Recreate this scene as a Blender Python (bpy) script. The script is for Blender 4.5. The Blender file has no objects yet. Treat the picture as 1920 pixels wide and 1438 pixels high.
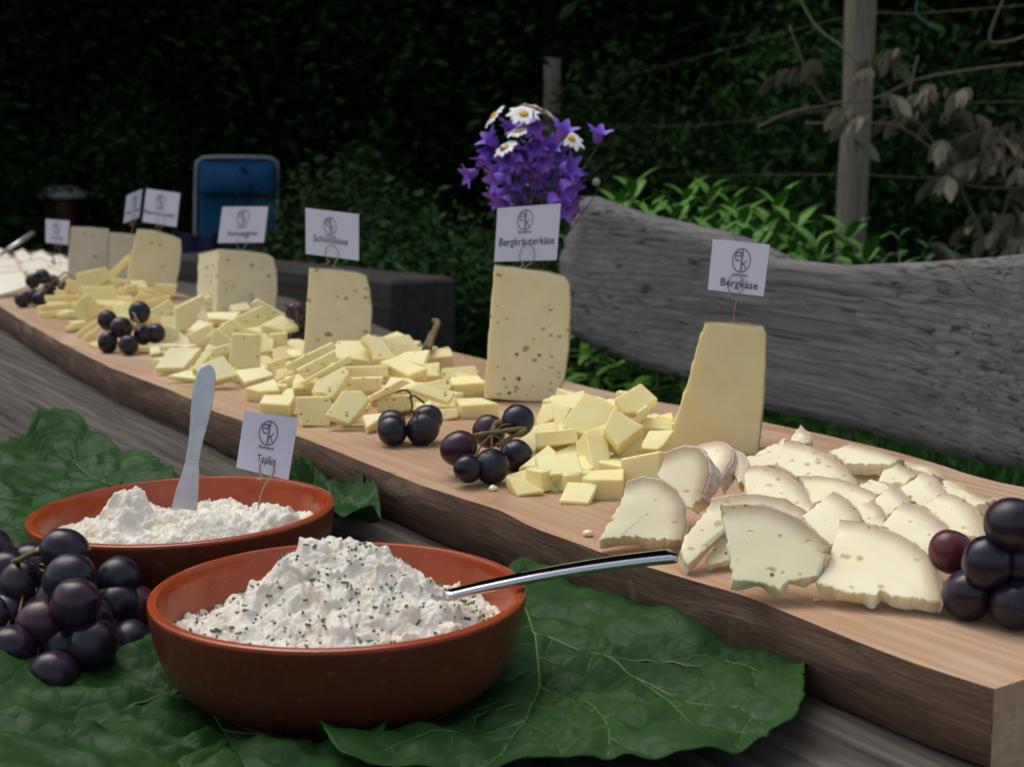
import bpy, bmesh, math, random
import numpy as np
from mathutils import Vector, Matrix, noise
R = math.radians
rnd = random.Random(7)
SC = bpy.context.scene
COL = SC.collection

# ------------------------------------------------------------------ camera
FPX, CXP, CYP, PITCH, CAMZ = 2680.0, 960.0, 719.0, R(8.4), 0.28
cam_d = bpy.data.cameras.new('camera'); cam = bpy.data.objects.new('camera', cam_d); COL.objects.link(cam)
cam.location = (0, 0, CAMZ); cam.rotation_euler = (R(90) - PITCH, 0, 0)
cam_d.sensor_width = 36; cam_d.lens = FPX / 1920 * 36; cam_d.clip_start = 0.02; cam_d.clip_end = 200
cam_d.dof.use_dof = True; cam_d.dof.focus_distance = 0.93; cam_d.dof.aperture_fstop = 14
SC.camera = cam
# ------------------------------------------------------------------ sky, sun, exposure
SUN_EL, SUN_AZ = R(62), R(-38)          # azimuth from +Y, negative = to the left
w = bpy.data.worlds.new('World'); SC.world = w; w.use_nodes = True
nt = w.node_tree; bg = nt.nodes['Background']
sky = nt.nodes.new('ShaderNodeTexSky'); sky.sky_type = 'NISHITA'; sky.sun_disc = False
sky.sun_elevation = SUN_EL; sky.sun_rotation = SUN_AZ; sky.air_density = 1.0; sky.dust_density = 4.0; sky.ozone_density = 1.0
hs = nt.nodes.new('ShaderNodeHueSaturation'); hs.inputs['Saturation'].default_value = 0.62
nt.links.new(sky.outputs[0], hs.inputs['Color']); nt.links.new(hs.outputs[0], bg.inputs['Color'])
bg.inputs['Strength'].default_value = 0.12
sun_d = bpy.data.lights.new('sun', 'SUN'); sun_d.energy = 0.8; sun_d.angle = R(50); sun_d.color = (1.0, 0.96, 0.9)
sun = bpy.data.objects.new('sun', sun_d); COL.objects.link(sun)
sd = Vector((math.sin(SUN_AZ) * math.cos(SUN_EL), math.cos(SUN_AZ) * math.cos(SUN_EL), math.sin(SUN_EL)))
sun.rotation_euler = sd.to_track_quat('Z', 'Y').to_euler()
SC.view_settings.view_transform = 'Standard'; SC.view_settings.look = 'None'
SC.view_settings.gamma = 1.0; SC.view_settings.use_curve_mapping = False
SC.view_settings.exposure = 0.6
SC.cycles.max_bounces = 5; SC.cycles.diffuse_bounces = 3; SC.cycles.glossy_bounces = 3

# ------------------------------------------------------------------ measuring helpers
cp, sp = math.cos(PITCH), math.sin(PITCH)
CAM = Vector((0, 0, CAMZ))
def ray(px, py):
    x = (px - CXP) / FPX; v = (py - CYP) / FPX
    return Vector((x, cp - v * sp, -sp - v * cp))
def atz(px, py, z):
    d = ray(px, py); return CAM + d * ((z - CAMZ) / d.z)
def aty(px, py, y):
    d = ray(px, py); return CAM + d * (y / d.y)
def onplane(px, py, p0, n):
    d = ray(px, py); return CAM + d * ((p0 - CAM).dot(n) / d.dot(n))
BZ = 0.046                                   # top of the serving board
def fb(p, o=1.0, s=1.0, seed=0.0):            # fractal noise
    return noise.fractal(Vector((p[0] * s + seed, p[1] * s - seed * .7, (p[2] if len(p) > 2 else 0) * s + seed * .3)), 1.0, 2.0, 4)

# ------------------------------------------------------------------ scene helpers
def tag(o, label=None, cat=None, group=None, kind=None):
    if label: o['label'] = label
    if cat: o['category'] = cat
    if group: o['group'] = group
    if kind: o['kind'] = kind
    return o
def link(name, me, m=None, parent=None, loc=None, smooth=False):
    o = bpy.data.objects.new(name, me); COL.objects.link(o)
    if m is not None and len(me.materials) == 0: me.materials.append(m)
    if parent is not None: o.parent = parent
    if loc is not None: o.location = loc
    if smooth: me.polygons.foreach_set('use_smooth', [True] * len(me.polygons))
    return o
def pymesh(name, v, f):
    me = bpy.data.meshes.new(name); me.from_pydata([tuple(p) for p in v], [], f); me.update(); return me
def npmesh(name, V, F):
    """V (n,3) float, F (m,k) int arrays, all faces of k corners"""
    me = bpy.data.meshes.new(name); V = np.asarray(V, dtype=np.float32); F = np.asarray(F, dtype=np.int32)
    m, k = F.shape
    me.vertices.add(len(V)); me.vertices.foreach_set('co', V.ravel())
    me.loops.add(m * k); me.loops.foreach_set('vertex_index', F.ravel())
    me.polygons.add(m); me.polygons.foreach_set('loop_start', np.arange(0, m * k, k, dtype=np.int32))
    me.update(calc_edges=True); me.validate(); return me
def empty(name, loc=(0, 0, 0), rz=0):
    o = bpy.data.objects.new(name, None); COL.objects.link(o); o.location = loc; o.rotation_euler = (0, 0, rz); o.empty_display_size = .02; return o
def tube_geo(pts, r, sides=8, cap=True):
    pts = [Vector(p) for p in pts]; n = len(pts); rr = r if isinstance(r, (list, tuple)) else [r] * n
    V, F = [], []; up = None
    for i, p in enumerate(pts):
        t = (pts[min(i + 1, n - 1)] - pts[max(i - 1, 0)]).normalized()
        if up is None:
            a = Vector((0, 0, 1)) if abs(t.z) < .9 else Vector((1, 0, 0)); up = (a - t * a.dot(t)).normalized()
        else:
            up = (up - t * up.dot(t)); up = up.normalized() if up.length > 1e-6 else t.orthogonal().normalized()
        s = t.cross(up)
        for k in range(sides):
            a = 2 * math.pi * k / sides; V.append(p + (up * math.cos(a) + s * math.sin(a)) * rr[i])
    for i in range(n - 1):
        for k in range(sides):
            a, b = i * sides + k, i * sides + (k + 1) % sides
            F.append((a, b, b + sides, a + sides))
    if cap: F.append(tuple(range(sides))[::-1]); F.append(tuple(range((n - 1) * sides, n * sides)))
    return V, F
def tube(name, pts, r, m, parent=None, sides=8, smooth=True):
    V, F = tube_geo(pts, r, sides)
    return link(name, pymesh(name, V, F), m, parent, smooth=smooth)
def spline(pts, n=8):
    """Catmull-Rom through points"""
    P = [Vector(p) for p in pts]; out = []
    for i in range(len(P) - 1):
        a, b, c, d = P[max(i - 1, 0)], P[i], P[i + 1], P[min(i + 2, len(P) - 1)]
        for k in range(n):
            t = k / n
            out.append(.5 * ((2 * b) + (c - a) * t + (2 * a - 5 * b + 4 * c - d) * t * t + (3 * b - a - 3 * c + d) * t ** 3))
    out.append(P[-1]); return out
def lathe_geo(prof, n=64):
    V, F = [], []; k = len(prof)
    for i in range(n):
        a = 2 * math.pi * i / n
        for (r, z) in prof: V.append((r * math.cos(a), r * math.sin(a), z))
    for i in range(n):
        j = (i + 1) % n
        for q in range(k - 1): F.append((i * k + q, j * k + q, j * k + q + 1, i * k + q + 1))
    return V, F
def box_geo(sx, sy, sz, c=(0, 0, 0)):
    V = [(c[0] + x * sx / 2, c[1] + y * sy / 2, c[2] + z * sz / 2) for x in (-1, 1) for y in (-1, 1) for z in (-1, 1)]
    F = [(0, 1, 3, 2), (4, 6, 7, 5), (0, 4, 5, 1), (2, 3, 7, 6), (0, 2, 6, 4), (1, 5, 7, 3)]
    return V, F
def bevelled(me, w, seg=1):
    bm = bmesh.new(); bm.from_mesh(me)
    bmesh.ops.recalc_face_normals(bm, faces=bm.faces)
    bmesh.ops.bevel(bm, geom=bm.edges[:], offset=w, segments=seg, affect='EDGES', profile=.5, clamp_overlap=True)
    bm.to_mesh(me); bm.free(); return me
def smooth_angle(me, ang=38):
    bm = bmesh.new(); bm.from_mesh(me)
    for e in bm.edges: e.smooth = not (len(e.link_faces) == 2 and e.calc_face_angle(0) > R(ang))
    for f in bm.faces: f.smooth = True
    bm.to_mesh(me); bm.free(); return me
def fixnormals(me):
    bm = bmesh.new(); bm.from_mesh(me); bmesh.ops.recalc_face_normals(bm, faces=bm.faces); bm.to_mesh(me); bm.free(); return me

# ------------------------------------------------------------------ materials
class NT:
    def __init__(s, name):
        s.m = bpy.data.materials.new(name); s.m.use_nodes = True; s.t = s.m.node_tree; s.b = s.t.nodes['Principled BSDF']
    def n(s, typ, **kw):
        nd = s.t.nodes.new('ShaderNode' + typ)
        for k, v in kw.items():
            if k in nd.inputs: nd.inputs[k].default_value = v
            else: setattr(nd, k, v)
        return nd
    def l(s, a, b): s.t.links.new(a, b)
    def coord(s, kind='Object', scale=(1, 1, 1), rot=(0, 0, 0)):
        c = s.n('TexCoord'); mp = s.n('Mapping'); mp.inputs['Scale'].default_value = scale; mp.inputs['Rotation'].default_value = rot
        s.l(c.outputs[kind], mp.inputs['Vector']); return mp.outputs[0]
    def noise(s, vec, scale, detail=6, rough=.55, dist=0):
        nd = s.n('TexNoise'); nd.inputs['Scale'].default_value = scale; nd.inputs['Detail'].default_value = detail
        nd.inputs['Roughness'].default_value = rough; nd.inputs['Distortion'].default_value = dist; s.l(vec, nd.inputs['Vector']); return nd.outputs['Fac']
    def voro(s, vec, scale, feature='F1', out='Distance', rand=1.0):
        nd = s.n('TexVoronoi'); nd.feature = feature; nd.inputs['Scale'].default_value = scale; nd.inputs['Randomness'].default_value = rand
        s.l(vec, nd.inputs['Vector']); return nd.outputs[out]
    def ramp(s, fac, stops, interp='LINEAR'):
        r = s.n('ValToRGB'); r.color_ramp.interpolation = interp; e = r.color_ramp.elements
        while len(e) < len(stops): e.new(.5)
        for q, (p, c) in zip(e, stops): q.position = p; q.color = (*c, 1) if len(c) == 3 else c
        s.l(fac, r.inputs[0]); return r.outputs[0]
    def mix(s, fac, a, b, mode='MIX'):
        nd = s.n('Mix'); nd.data_type = 'RGBA'; nd.blend_type = mode
        for sock, v in ((nd.inputs['Factor'], fac), (nd.inputs[6], a), (nd.inputs[7], b)):
            if hasattr(v, 'links'): s.l(v, sock)
            elif isinstance(v, (int, float)): sock.default_value = v
            else: sock.default_value = (*v, 1)
        return nd.outputs[2]
    def math(s, op, a, b=0.0, clamp=False):
        nd = s.n('Math'); nd.operation = op; nd.use_clamp = clamp
        for i, v in enumerate((a, b)):
            if hasattr(v, 'links'): s.l(v, nd.inputs[i])
            else: nd.inputs[i].default_value = v
        return nd.outputs[0]
    def rng(s, v, a, b, c=0.0, d=1.0):
        nd = s.n('MapRange'); nd.inputs[1].default_value = a; nd.inputs[2].default_value = b; nd.inputs[3].default_value = c; nd.inputs[4].default_value = d
        s.l(v, nd.inputs[0]); return nd.outputs[0]
    def col(s, v):
        if hasattr(v, 'links'): s.l(v, s.b.inputs['Base Color'])
        else: s.b.inputs['Base Color'].default_value = (*v, 1)
    def rough(s, v):
        if hasattr(v, 'links'): s.l(v, s.b.inputs['Roughness'])
        else: s.b.inputs['Roughness'].default_value = v
    def bump(s, hgt, strength=.3, dist=.001, prev=None):
        b = s.n('Bump'); b.inputs['Strength'].default_value = strength; b.inputs['Distance'].default_value = dist
        s.l(hgt, b.inputs['Height'])
        if prev is not None: s.l(prev, b.inputs['Normal'])
        s.l(b.outputs[0], s.b.inputs['Normal']); return b.outputs[0]
    def sss(s, w, rad=(1, .6, .3), scale=.004):
        s.b.inputs['Subsurface Weight'].default_value = w; s.b.inputs['Subsurface Radius'].default_value = rad; s.b.inputs['Subsurface Scale'].default_value = scale
    def spec(s, v): s.b.inputs['Specular IOR Level'].default_value = v

def m_plain(name, col, rough=.5, metal=0, spec=.5):
    t = NT(name); t.col(col); t.rough(rough); t.b.inputs['Metallic'].default_value = metal; t.spec(spec); return t.m
def m_weathered(name, dark, light, sx=1.0, tint=None, vert=False, rings=14.0, ck=(.30, .40), lx=1.2):
    t = NT(name); v = t.coord('Object', (lx * sx, 26 * sx, 26 * sx)); g = t.noise(v, 3.0, 9, .62, .9)
    v2 = t.coord('Object', (2, 5, 5)); big = t.noise(v2, 1.6, 4, .5)
    v3 = t.coord('Object', (lx * .66 * sx, 34 * sx, 34 * sx)); cr = t.noise(v3, 2.0, 3, .5, 1.4)
    crack = t.rng(cr, ck[0], ck[1], 0, 1)
    c = t.ramp(g, [(.28, dark), (.52, tuple((a + b) / 2 for a, b in zip(dark, light))), (.75, light)])
    c = t.mix(t.rng(big, .35, .7, 0, .45), c, tint or tuple(x * .75 for x in light))
    wv = t.n('TexWave'); wv.wave_type = 'BANDS'; wv.bands_direction = 'Z' if vert else 'Y'; wv.inputs['Scale'].default_value = rings; wv.inputs['Distortion'].default_value = 9; wv.inputs['Detail'].default_value = 4; wv.inputs['Detail Scale'].default_value = 1.6; wv.inputs['Detail Roughness'].default_value = .65
    t.l(t.coord('Object', (.12, 1, 1)), wv.inputs['Vector']); lines = t.rng(wv.outputs['Fac'], .0, .45, 1, 0)
    c = t.mix(t.math('MULTIPLY', lines, .38), c, dark)
    c = t.mix(t.rng(crack, 0, 1, .75, 0), c, tuple(x * .25 for x in dark))
    t.col(c); t.rough(.85); t.spec(.2)
    h = t.math('ADD', t.math('MULTIPLY', g, .5), t.math('MULTIPLY', crack, .6)); h = t.math('SUBTRACT', h, t.math('MULTIPLY', lines, .2)); t.bump(h, .8, .002); return t.m
def m_cheese(name, base, deep, pits=0.0, herbs=0.0, pitscale=70, rough=.42, rindcol=None, herbscale=95, pitcol=(.45, .30, .10), pitmax=.36):
    t = NT(name); v = t.coord('Object')
    n1 = t.noise(v, 45, 4, .5); c = t.ramp(n1, [(.3, deep), (.65, base)])
    if rindcol:
        at = t.n('Attribute'); at.attribute_name = 'rim_tint'; e = at.outputs['Fac']
        e2 = t.math('ADD', e, t.math('MULTIPLY', t.math('SUBTRACT', n1, .5), .25))
        c = t.mix(t.rng(e2, .05, .85, 0, .92), c, rindcol)
    hts = None
    wob = t.noise(v, 160, 2, .5)
    if pits:
        dv = t.n('VectorMath'); dv.operation = 'ADD'; t.l(v, dv.inputs[0])
        nz = t.n('TexNoise'); nz.inputs['Scale'].default_value = 120; t.l(v, nz.inputs['Vector'])
        sc_ = t.n('VectorMath'); sc_.operation = 'SCALE'; sc_.inputs['Scale'].default_value = .006; t.l(nz.outputs['Color'], sc_.inputs[0]); t.l(sc_.outputs[0], dv.inputs[1])
        sq = t.n('Mapping'); sq.inputs['Scale'].default_value = (.75, .75, 1.25); t.l(dv.outputs[0], sq.inputs['Vector'])
        d = t.voro(sq.outputs[0], pitscale); cc = t.voro(sq.outputs[0], pitscale, out='Color')
        sep = t.n('SeparateColor'); t.l(cc, sep.inputs[0])
        rad = t.rng(sep.outputs[0], 1 - pits, 1.0, 0.0, pitmax)
        k = t.math('SUBTRACT', rad, d); hole = t.rng(k, 0.0, .06, 0, 1)
        c = t.mix(t.math('MULTIPLY', hole, .65), c, pitcol); hts = t.math('MULTIPLY', hole, -1.0)
        core = t.rng(k, .10, .2, 0, 1); c = t.mix(t.math('MULTIPLY', core, .45), c, tuple(x * .35 for x in pitcol))
    if herbs:
        d = t.voro(v, herbscale); cc = t.voro(v, herbscale, out='Color'); sep = t.n('SeparateColor'); t.l(cc, sep.inputs[0])
        rad = t.rng(sep.outputs[1], 1 - herbs, 1, 0, .30); k = t.math('SUBTRACT', rad, t.math('ADD', d, t.math('MULTIPLY', t.math('SUBTRACT', wob, .5), .3)))
        c = t.mix(t.math('MULTIPLY', t.rng(k, 0, .05), .85), c, (.035, .04, .018))
    t.col(c); t.rough(rough); t.spec(.35); t.sss(.55, (1, .66, .28), .006)
    g = t.math('ADD', t.math('MULTIPLY', n1, .12), t.math('MULTIPLY', wob, .12))
    t.bump(t.math('ADD', g, hts) if hts is not None else g, .55, .0012); return t.m
M = {}
M['bergkaese'] = m_cheese('cheese_smooth', (.93, .81, .45), (.90, .75, .38), rough=.42)
M['krauter'] = m_cheese('cheese_herb_wedge', (.93, .83, .52), (.90, .77, .44), pits=.5, herbs=.14, pitscale=150, herbscale=105, pitmax=.44, pitcol=(.50, .35, .12))
M['schnitt'] = m_cheese('cheese_holed', (.93, .83, .54), (.90, .77, .46), pits=.36, pitscale=120, pitcol=(.50, .33, .11), pitmax=.48)
M['stoan'] = m_cheese('cheese_more_holes', (.91, .81, .54), (.87, .75, .46), pits=.5, pitscale=120, pitcol=(.48, .32, .11), pitmax=.46)
M['pepe'] = m_cheese('cheese_far', (.92, .81, .50), (.88, .75, .43), pits=.4, pitscale=85)
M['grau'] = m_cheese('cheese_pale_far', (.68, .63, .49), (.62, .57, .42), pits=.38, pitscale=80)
M['chunk'] = m_cheese('cheese_chunk', (.94, .83, .43), (.92, .78, .35))
M['chunkh'] = m_cheese('cheese_chunk_herb', (.94, .84, .46), (.92, .79, .38), pits=.25, herbs=.22, pitscale=190, herbscale=210, pitcol=(.60, .48, .18))
M['chunkp'] = m_cheese('cheese_chunk_pitted', (.94, .86, .51), (.92, .81, .42), pits=.30, pitscale=180, pitcol=(.62, .50, .2))
M['soft'] = m_cheese('soft_cheese', (.91, .84, .58), (.88, .78, .48), pits=.62, herbs=.10, pitscale=170, herbscale=170, pitcol=(.60, .48, .18), rindcol=(.46, .33, .20))
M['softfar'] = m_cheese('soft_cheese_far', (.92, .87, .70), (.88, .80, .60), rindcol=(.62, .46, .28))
t = NT('white_bloom_rind'); v = t.coord(); n1 = t.noise(v, 220, 6, .7); t.col(t.ramp(n1, [(.3, (.50, .36, .25)), (.5, (.66, .53, .42)), (.68, (.82, .74, .66))])); t.rough(.9); t.bump(n1, .9, .0015); M['rind'] = t.m
t = NT('hard_rind'); v = t.coord(); n1 = t.noise(v, 150, 6, .65); t.col(t.ramp(n1, [(.3, (.34, .21, .09)), (.7, (.58, .41, .21))])); t.rough(.8); t.bump(n1, .6, .001); M['hrind'] = t.m
t = NT('curd'); v = t.coord(); n1 = t.noise(v, 60, 5, .6); t.col(t.ramp(n1, [(.3, (.86, .77, .55)), (.55, (.90, .86, .74))])); t.rough(.55); t.sss(.4, (1, .8, .55), .004); n2 = t.noise(v, 420, 4, .7); t.bump(t.math('ADD', n1, n2), .9, .0018); M['curd'] = t.m
t = NT('herb_curd'); v = t.coord(); n1 = t.noise(v, 70, 5, .6); t.col(t.ramp(n1, [(.3, (.84, .74, .56)), (.6, (.90, .85, .74))])); t.rough(.55); t.sss(.4, (1, .8, .55), .004); n2 = t.noise(v, 450, 4, .7); t.bump(t.math('ADD', n1, n2), .9, .0018); M['hcurd'] = t.m
M['chive'] = m_plain('chive', (.028, .11, .03), .5)
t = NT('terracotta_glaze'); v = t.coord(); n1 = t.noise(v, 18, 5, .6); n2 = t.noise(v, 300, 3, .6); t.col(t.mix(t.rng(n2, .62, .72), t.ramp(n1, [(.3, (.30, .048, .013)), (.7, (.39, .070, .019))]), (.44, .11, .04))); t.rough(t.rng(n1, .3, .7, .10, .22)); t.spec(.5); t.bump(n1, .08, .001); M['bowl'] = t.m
t = NT('shaded_outer_glaze'); v = t.coord(); n1 = t.noise(v, 18, 5, .6); n2 = t.noise(v, 240, 3, .6); t.col(t.mix(t.rng(n2, .62, .74), t.ramp(n1, [(.3, (.085, .020, .010)), (.7, (.125, .028, .013))]), (.19, .06, .03))); t.rough(t.rng(n2, .3, .7, .22, .38)); t.spec(.4); M['bowlout'] = t.m  # darker copy of the bowl glaze: shade under the rim painted into its colour
t = NT('grape_skin'); v = t.coord('Object'); n1 = t.noise(v, 70, 4, .6, .4); n2 = t.noise(v, 260, 4, .65)
oi = t.n('ObjectInfo'); rc = t.ramp(oi.outputs['Random'], [(0, (.007, .005, .012)), (.6, (.012, .006, .015)), (.88, (.026, .007, .015)), (1, (.06, .010, .016))])
bl = t.mix(t.math('MULTIPLY', t.rng(n1, .38, .72), .38), rc, (.05, .042, .068)); t.col(t.mix(t.math('MULTIPLY', t.rng(n2, .68, .75), .25), bl, (.2, .17, .18)))
t.rough(t.rng(n1, .3, .7, .20, .42)); t.spec(.42); t.bump(n1, .05, .001); M['grape'] = t.m
t = NT('grape_stem'); v = t.coord(); n1 = t.noise(v, 120, 4, .6); t.col(t.ramp(n1, [(.3, (.10, .055, .02)), (.7, (.22, .17, .06))])); t.rough(.75); t.bump(n1, .6, .001); M['gstem'] = t.m
# serving board
t = NT('board_top'); v = t.coord('Object', (1.0, 16, 16)); g = t.noise(v, 4, 8, .6, .8); v2 = t.coord('Object', (1.5, 3, 3)); b = t.noise(v2, 2.2, 4, .5, .4); v4 = t.coord('Object', (14, 150, 150)); fg = t.noise(v4, 3, 3, .6)
c = t.ramp(g, [(.3, (.42, .265, .15)), (.5, (.58, .40, .255)), (.72, (.70, .535, .375))]); c = t.mix(t.rng(b, .42, .60, 0, .7), c, (.45, .27, .155)); wv = t.n('TexWave'); wv.bands_direction = 'Y'; wv.inputs['Scale'].default_value = 26; wv.inputs['Distortion'].default_value = 7; wv.inputs['Detail'].default_value = 3; t.l(t.coord('Object', (.10, 1, 1)), wv.inputs['Vector']); c = t.mix(t.math('MULTIPLY', wv.outputs['Fac'], .28), c, (.36, .19, .105)); c = t.mix(t.rng(fg, .6, .75, 0, .25), c, (.38, .2, .11))
st_ = t.noise(t.coord('Object'), 26, 5, .6); c = t.mix(t.rng(st_, .58, .70, 0, .35), c, (.33, .18, .10)); t.col(c); t.rough(t.rng(st_, .4, .7, .55, .38)); t.spec(.35); t.bump(t.math('ADD', g, fg), .35, .0008); M['board'] = t.m
t = NT('bark'); v = t.coord('Object', (3, 12, 30)); g = t.noise(v, 5, 8, .65, .8); v2 = t.coord('Object', (7, 9, 16)); b = t.noise(v2, 1.6, 5, .55, .6); fi = t.noise(t.coord('Object', (60, 200, 200)), 3, 4, .6)
c = t.ramp(g, [(.3, (.085, .043, .025)), (.55, (.17, .092, .054)), (.75, (.26, .155, .098))]); c = t.mix(t.rng(b, .60, .64, 0, .8), c, (.27, .19, .105)); c = t.mix(t.rng(fi, .62, .75, 0, .4), c, (.2, .14, .1))
t.col(c); t.rough(.75); t.bump(t.math('ADD', g, t.math('MULTIPLY', fi, .4)), .6, .0018); M['bark'] = t.m
t = NT('board_end_grain'); v = t.coord('Object', (1, 40, 60)); g = t.noise(v, 4, 6, .6); t.col(t.ramp(g, [(.3, (.40, .25, .14)), (.7, (.56, .38, .23))])); t.rough(.8); t.bump(g, .4, .001); M['bend'] = t.m
M['table'] = m_weathered('weathered_table_wood', (.022, .018, .015), (.19, .165, .14), rings=18.0, lx=.5)
M['bench'] = m_weathered('weathered_bench_wood', (.085, .080, .074), (.30, .285, .27), 1.2, vert=True, rings=24.0, ck=(.33, .41), lx=.35)
M['beam'] = m_weathered('dark_weathered_timber', (.018, .017, .015), (.07, .065, .06), .8)
M['post'] = m_weathered('grey_post_wood', (.12, .10, .075), (.34, .29, .22), .8)
# green things
def m_leaf(name, a, b, rough=.5, tr=.25, scale=9.0, cell=True, bumpd=.002, cellscale=75, spec=.35):
    t = NT(name); v = t.coord('Object'); n1 = t.noise(v, scale, 5, .6); c = t.ramp(n1, [(.3, a), (.7, b)])
    if cell:
        wv = t.n('VectorMath'); wv.operation = 'ADD'; t.l(v, wv.inputs[0]); nz = t.n('TexNoise'); nz.inputs['Scale'].default_value = 30; t.l(v, nz.inputs['Vector'])
        s_ = t.n('VectorMath'); s_.operation = 'SCALE'; s_.inputs['Scale'].default_value = .012; t.l(nz.outputs['Color'], s_.inputs[0]); t.l(s_.outputs[0], wv.inputs[1])
        d = t.voro(wv.outputs[0], cellscale, 'DISTANCE_TO_EDGE'); q = t.rng(d, 0, .22, 0, 1); n3 = t.noise(v, 140, 4, .6)
        t.bump(t.math('ADD', t.math('POWER', q, .5), t.math('MULTIPLY', n3, .6)), .2, bumpd)
    t.col(c); t.rough(rough); t.spec(spec)
    if tr: t.b.inputs['Subsurface Weight'].default_value = 0; t.b.inputs['Transmission Weight'].default_value = 0
    return t.m
M['bigleaf'] = m_leaf('burdock_leaf', (.010, .040, .009), (.026, .078, .016), rough=.5, cellscale=85, spec=.13)
M['vein'] = m_plain('leaf_vein', (.085, .16, .035), .5)
M['weed'] = m_leaf('weed_leaf', (.05, .165, .015), (.10, .27, .03), rough=.55, cell=False)
M['weedstem'] = m_plain('weed_stem', (.08, .16, .03), .6)
M['darkplant'] = m_leaf('dark_plant_leaf', (.022, .075, .022), (.04, .12, .035), rough=.5, cell=False)
def m_foliage(name, a, b):
    t = NT(name); oi = t.n('ObjectInfo'); g = t.n('NewGeometry'); c = t.ramp(g.outputs['Random Per Island'], [(0, a), (1, b)]); t.col(c); t.rough(.7); t.spec(.1); return t.m
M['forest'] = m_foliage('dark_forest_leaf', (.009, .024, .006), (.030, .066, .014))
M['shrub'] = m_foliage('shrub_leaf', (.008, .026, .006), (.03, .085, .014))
M['bark2'] = m_plain('dark_trunk', (.025, .02, .015), .9)
M['vine'] = m_foliage('wisteria_leaf', (.10, .094, .058), (.21, .185, .125))
M['twig'] = m_plain('vine_twig', (.13, .105, .07), .8)
M['twiggreen'] = m_plain('young_vine_shoot', (.20, .22, .08), .7)
t = NT('ground_soil_grass'); v = t.coord(); n1 = t.noise(v, 2.5, 8, .65); t.col(t.ramp(n1, [(.35, (.018, .030, .010)), (.6, (.035, .065, .018)), (.75, (.05, .045, .025))])); t.rough(.95); t.bump(n1, .8, .05); M['ground'] = t.m
M['grass'] = m_foliage('grass_blade', (.018, .07, .012), (.045, .15, .028))
# others
M['steel'] = m_plain('polished_steel', (.62, .63, .66), .09, 1.0)
t = NT('worn_steel_knife'); v = t.coord(); n1 = t.noise(v, 60, 6, .65); t.col(t.ramp(n1, [(.3, (.58, .59, .63)), (.7, (.82, .83, .88))])); t.b.inputs['Metallic'].default_value = .9; t.rough(t.rng(n1, .3, .7, .30, .5)); M['knife'] = t.m
M['wire'] = m_plain('clip_wire', (.42, .40, .36), .28, 1.0)
t = NT('card_paper'); t.col((.76, .76, .90)); t.rough(.75); t.spec(.2); M['paper'] = t.m
M['ink'] = m_plain('printed_ink', (.012, .014, .05), .6)
t = NT('blue_mesh_fabric'); v = t.coord('Object', (1, 1, 1)); n1 = t.noise(v, 220, 2, .5); t.col(t.ramp(n1, [(.3, (.0, .065, .17)), (.7, (.004, .10, .24))])); t.rough(.8); t.bump(n1, .3, .001); M['bluefab'] = t.m
M['navy'] = m_plain('navy_cloth', (.008, .010, .045), .9)
M['alu'] = m_plain('chair_tube', (.36, .38, .40), .35, .9)
t = NT('bellflower_petal'); v = t.coord(); n1 = t.noise(v, 60, 3, .5); t.col(t.ramp(n1, [(.3, (.19, .07, .50)), (.7, (.36, .17, .78))])); t.rough(.6); t.sss(.0); M['bell'] = t.m
M['dpetal'] = m_plain('daisy_petal', (.82, .82, .80), .6)
M['ddisc'] = m_plain('daisy_disc', (.72, .40, .02), .8)
M['fstem'] = m_plain('flower_stem', (.05, .09, .025), .7)
t = NT('dark_vase_glass'); t.col((.02, .02, .022)); t.rough(.12); M['vase'] = t.m
M['shed'] = m_weathered('dark_shed_board', (.022, .017, .012), (.06, .048, .035), .6)
M['red'] = m_plain('dark_red_paint', (.10, .012, .016), .6)
M['palelid'] = m_plain('pale_stone_lid', (.30, .31, .29), .8)
M['teal'] = m_plain('teal_twine', (.03, .13, .12), .7)

# ------------------------------------------------------------------ setting: ground
GZ = -0.74
gv, gf = [], []
N = 60
for i in range(N + 1):
    for j in range(N + 1):
        x = -60 + 120 * i / N; y = -50 + 130 * j / N
        z = GZ + .04 * fb((x, y, 0), s=.4)
        if y > 11: z += (y - 11) * .55                       # wooded bank rising behind the garden
        gv.append((x, y, z))
for i in range(N):
    for j in range(N):
        a = i * (N + 1) + j; gf.append((a, a + N + 1, a + N + 2, a + 1))
tag(link('ground', pymesh('ground', gv, gf), M['ground'], smooth=True), 'dark grassy ground under the table and bench', kind='structure')

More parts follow.
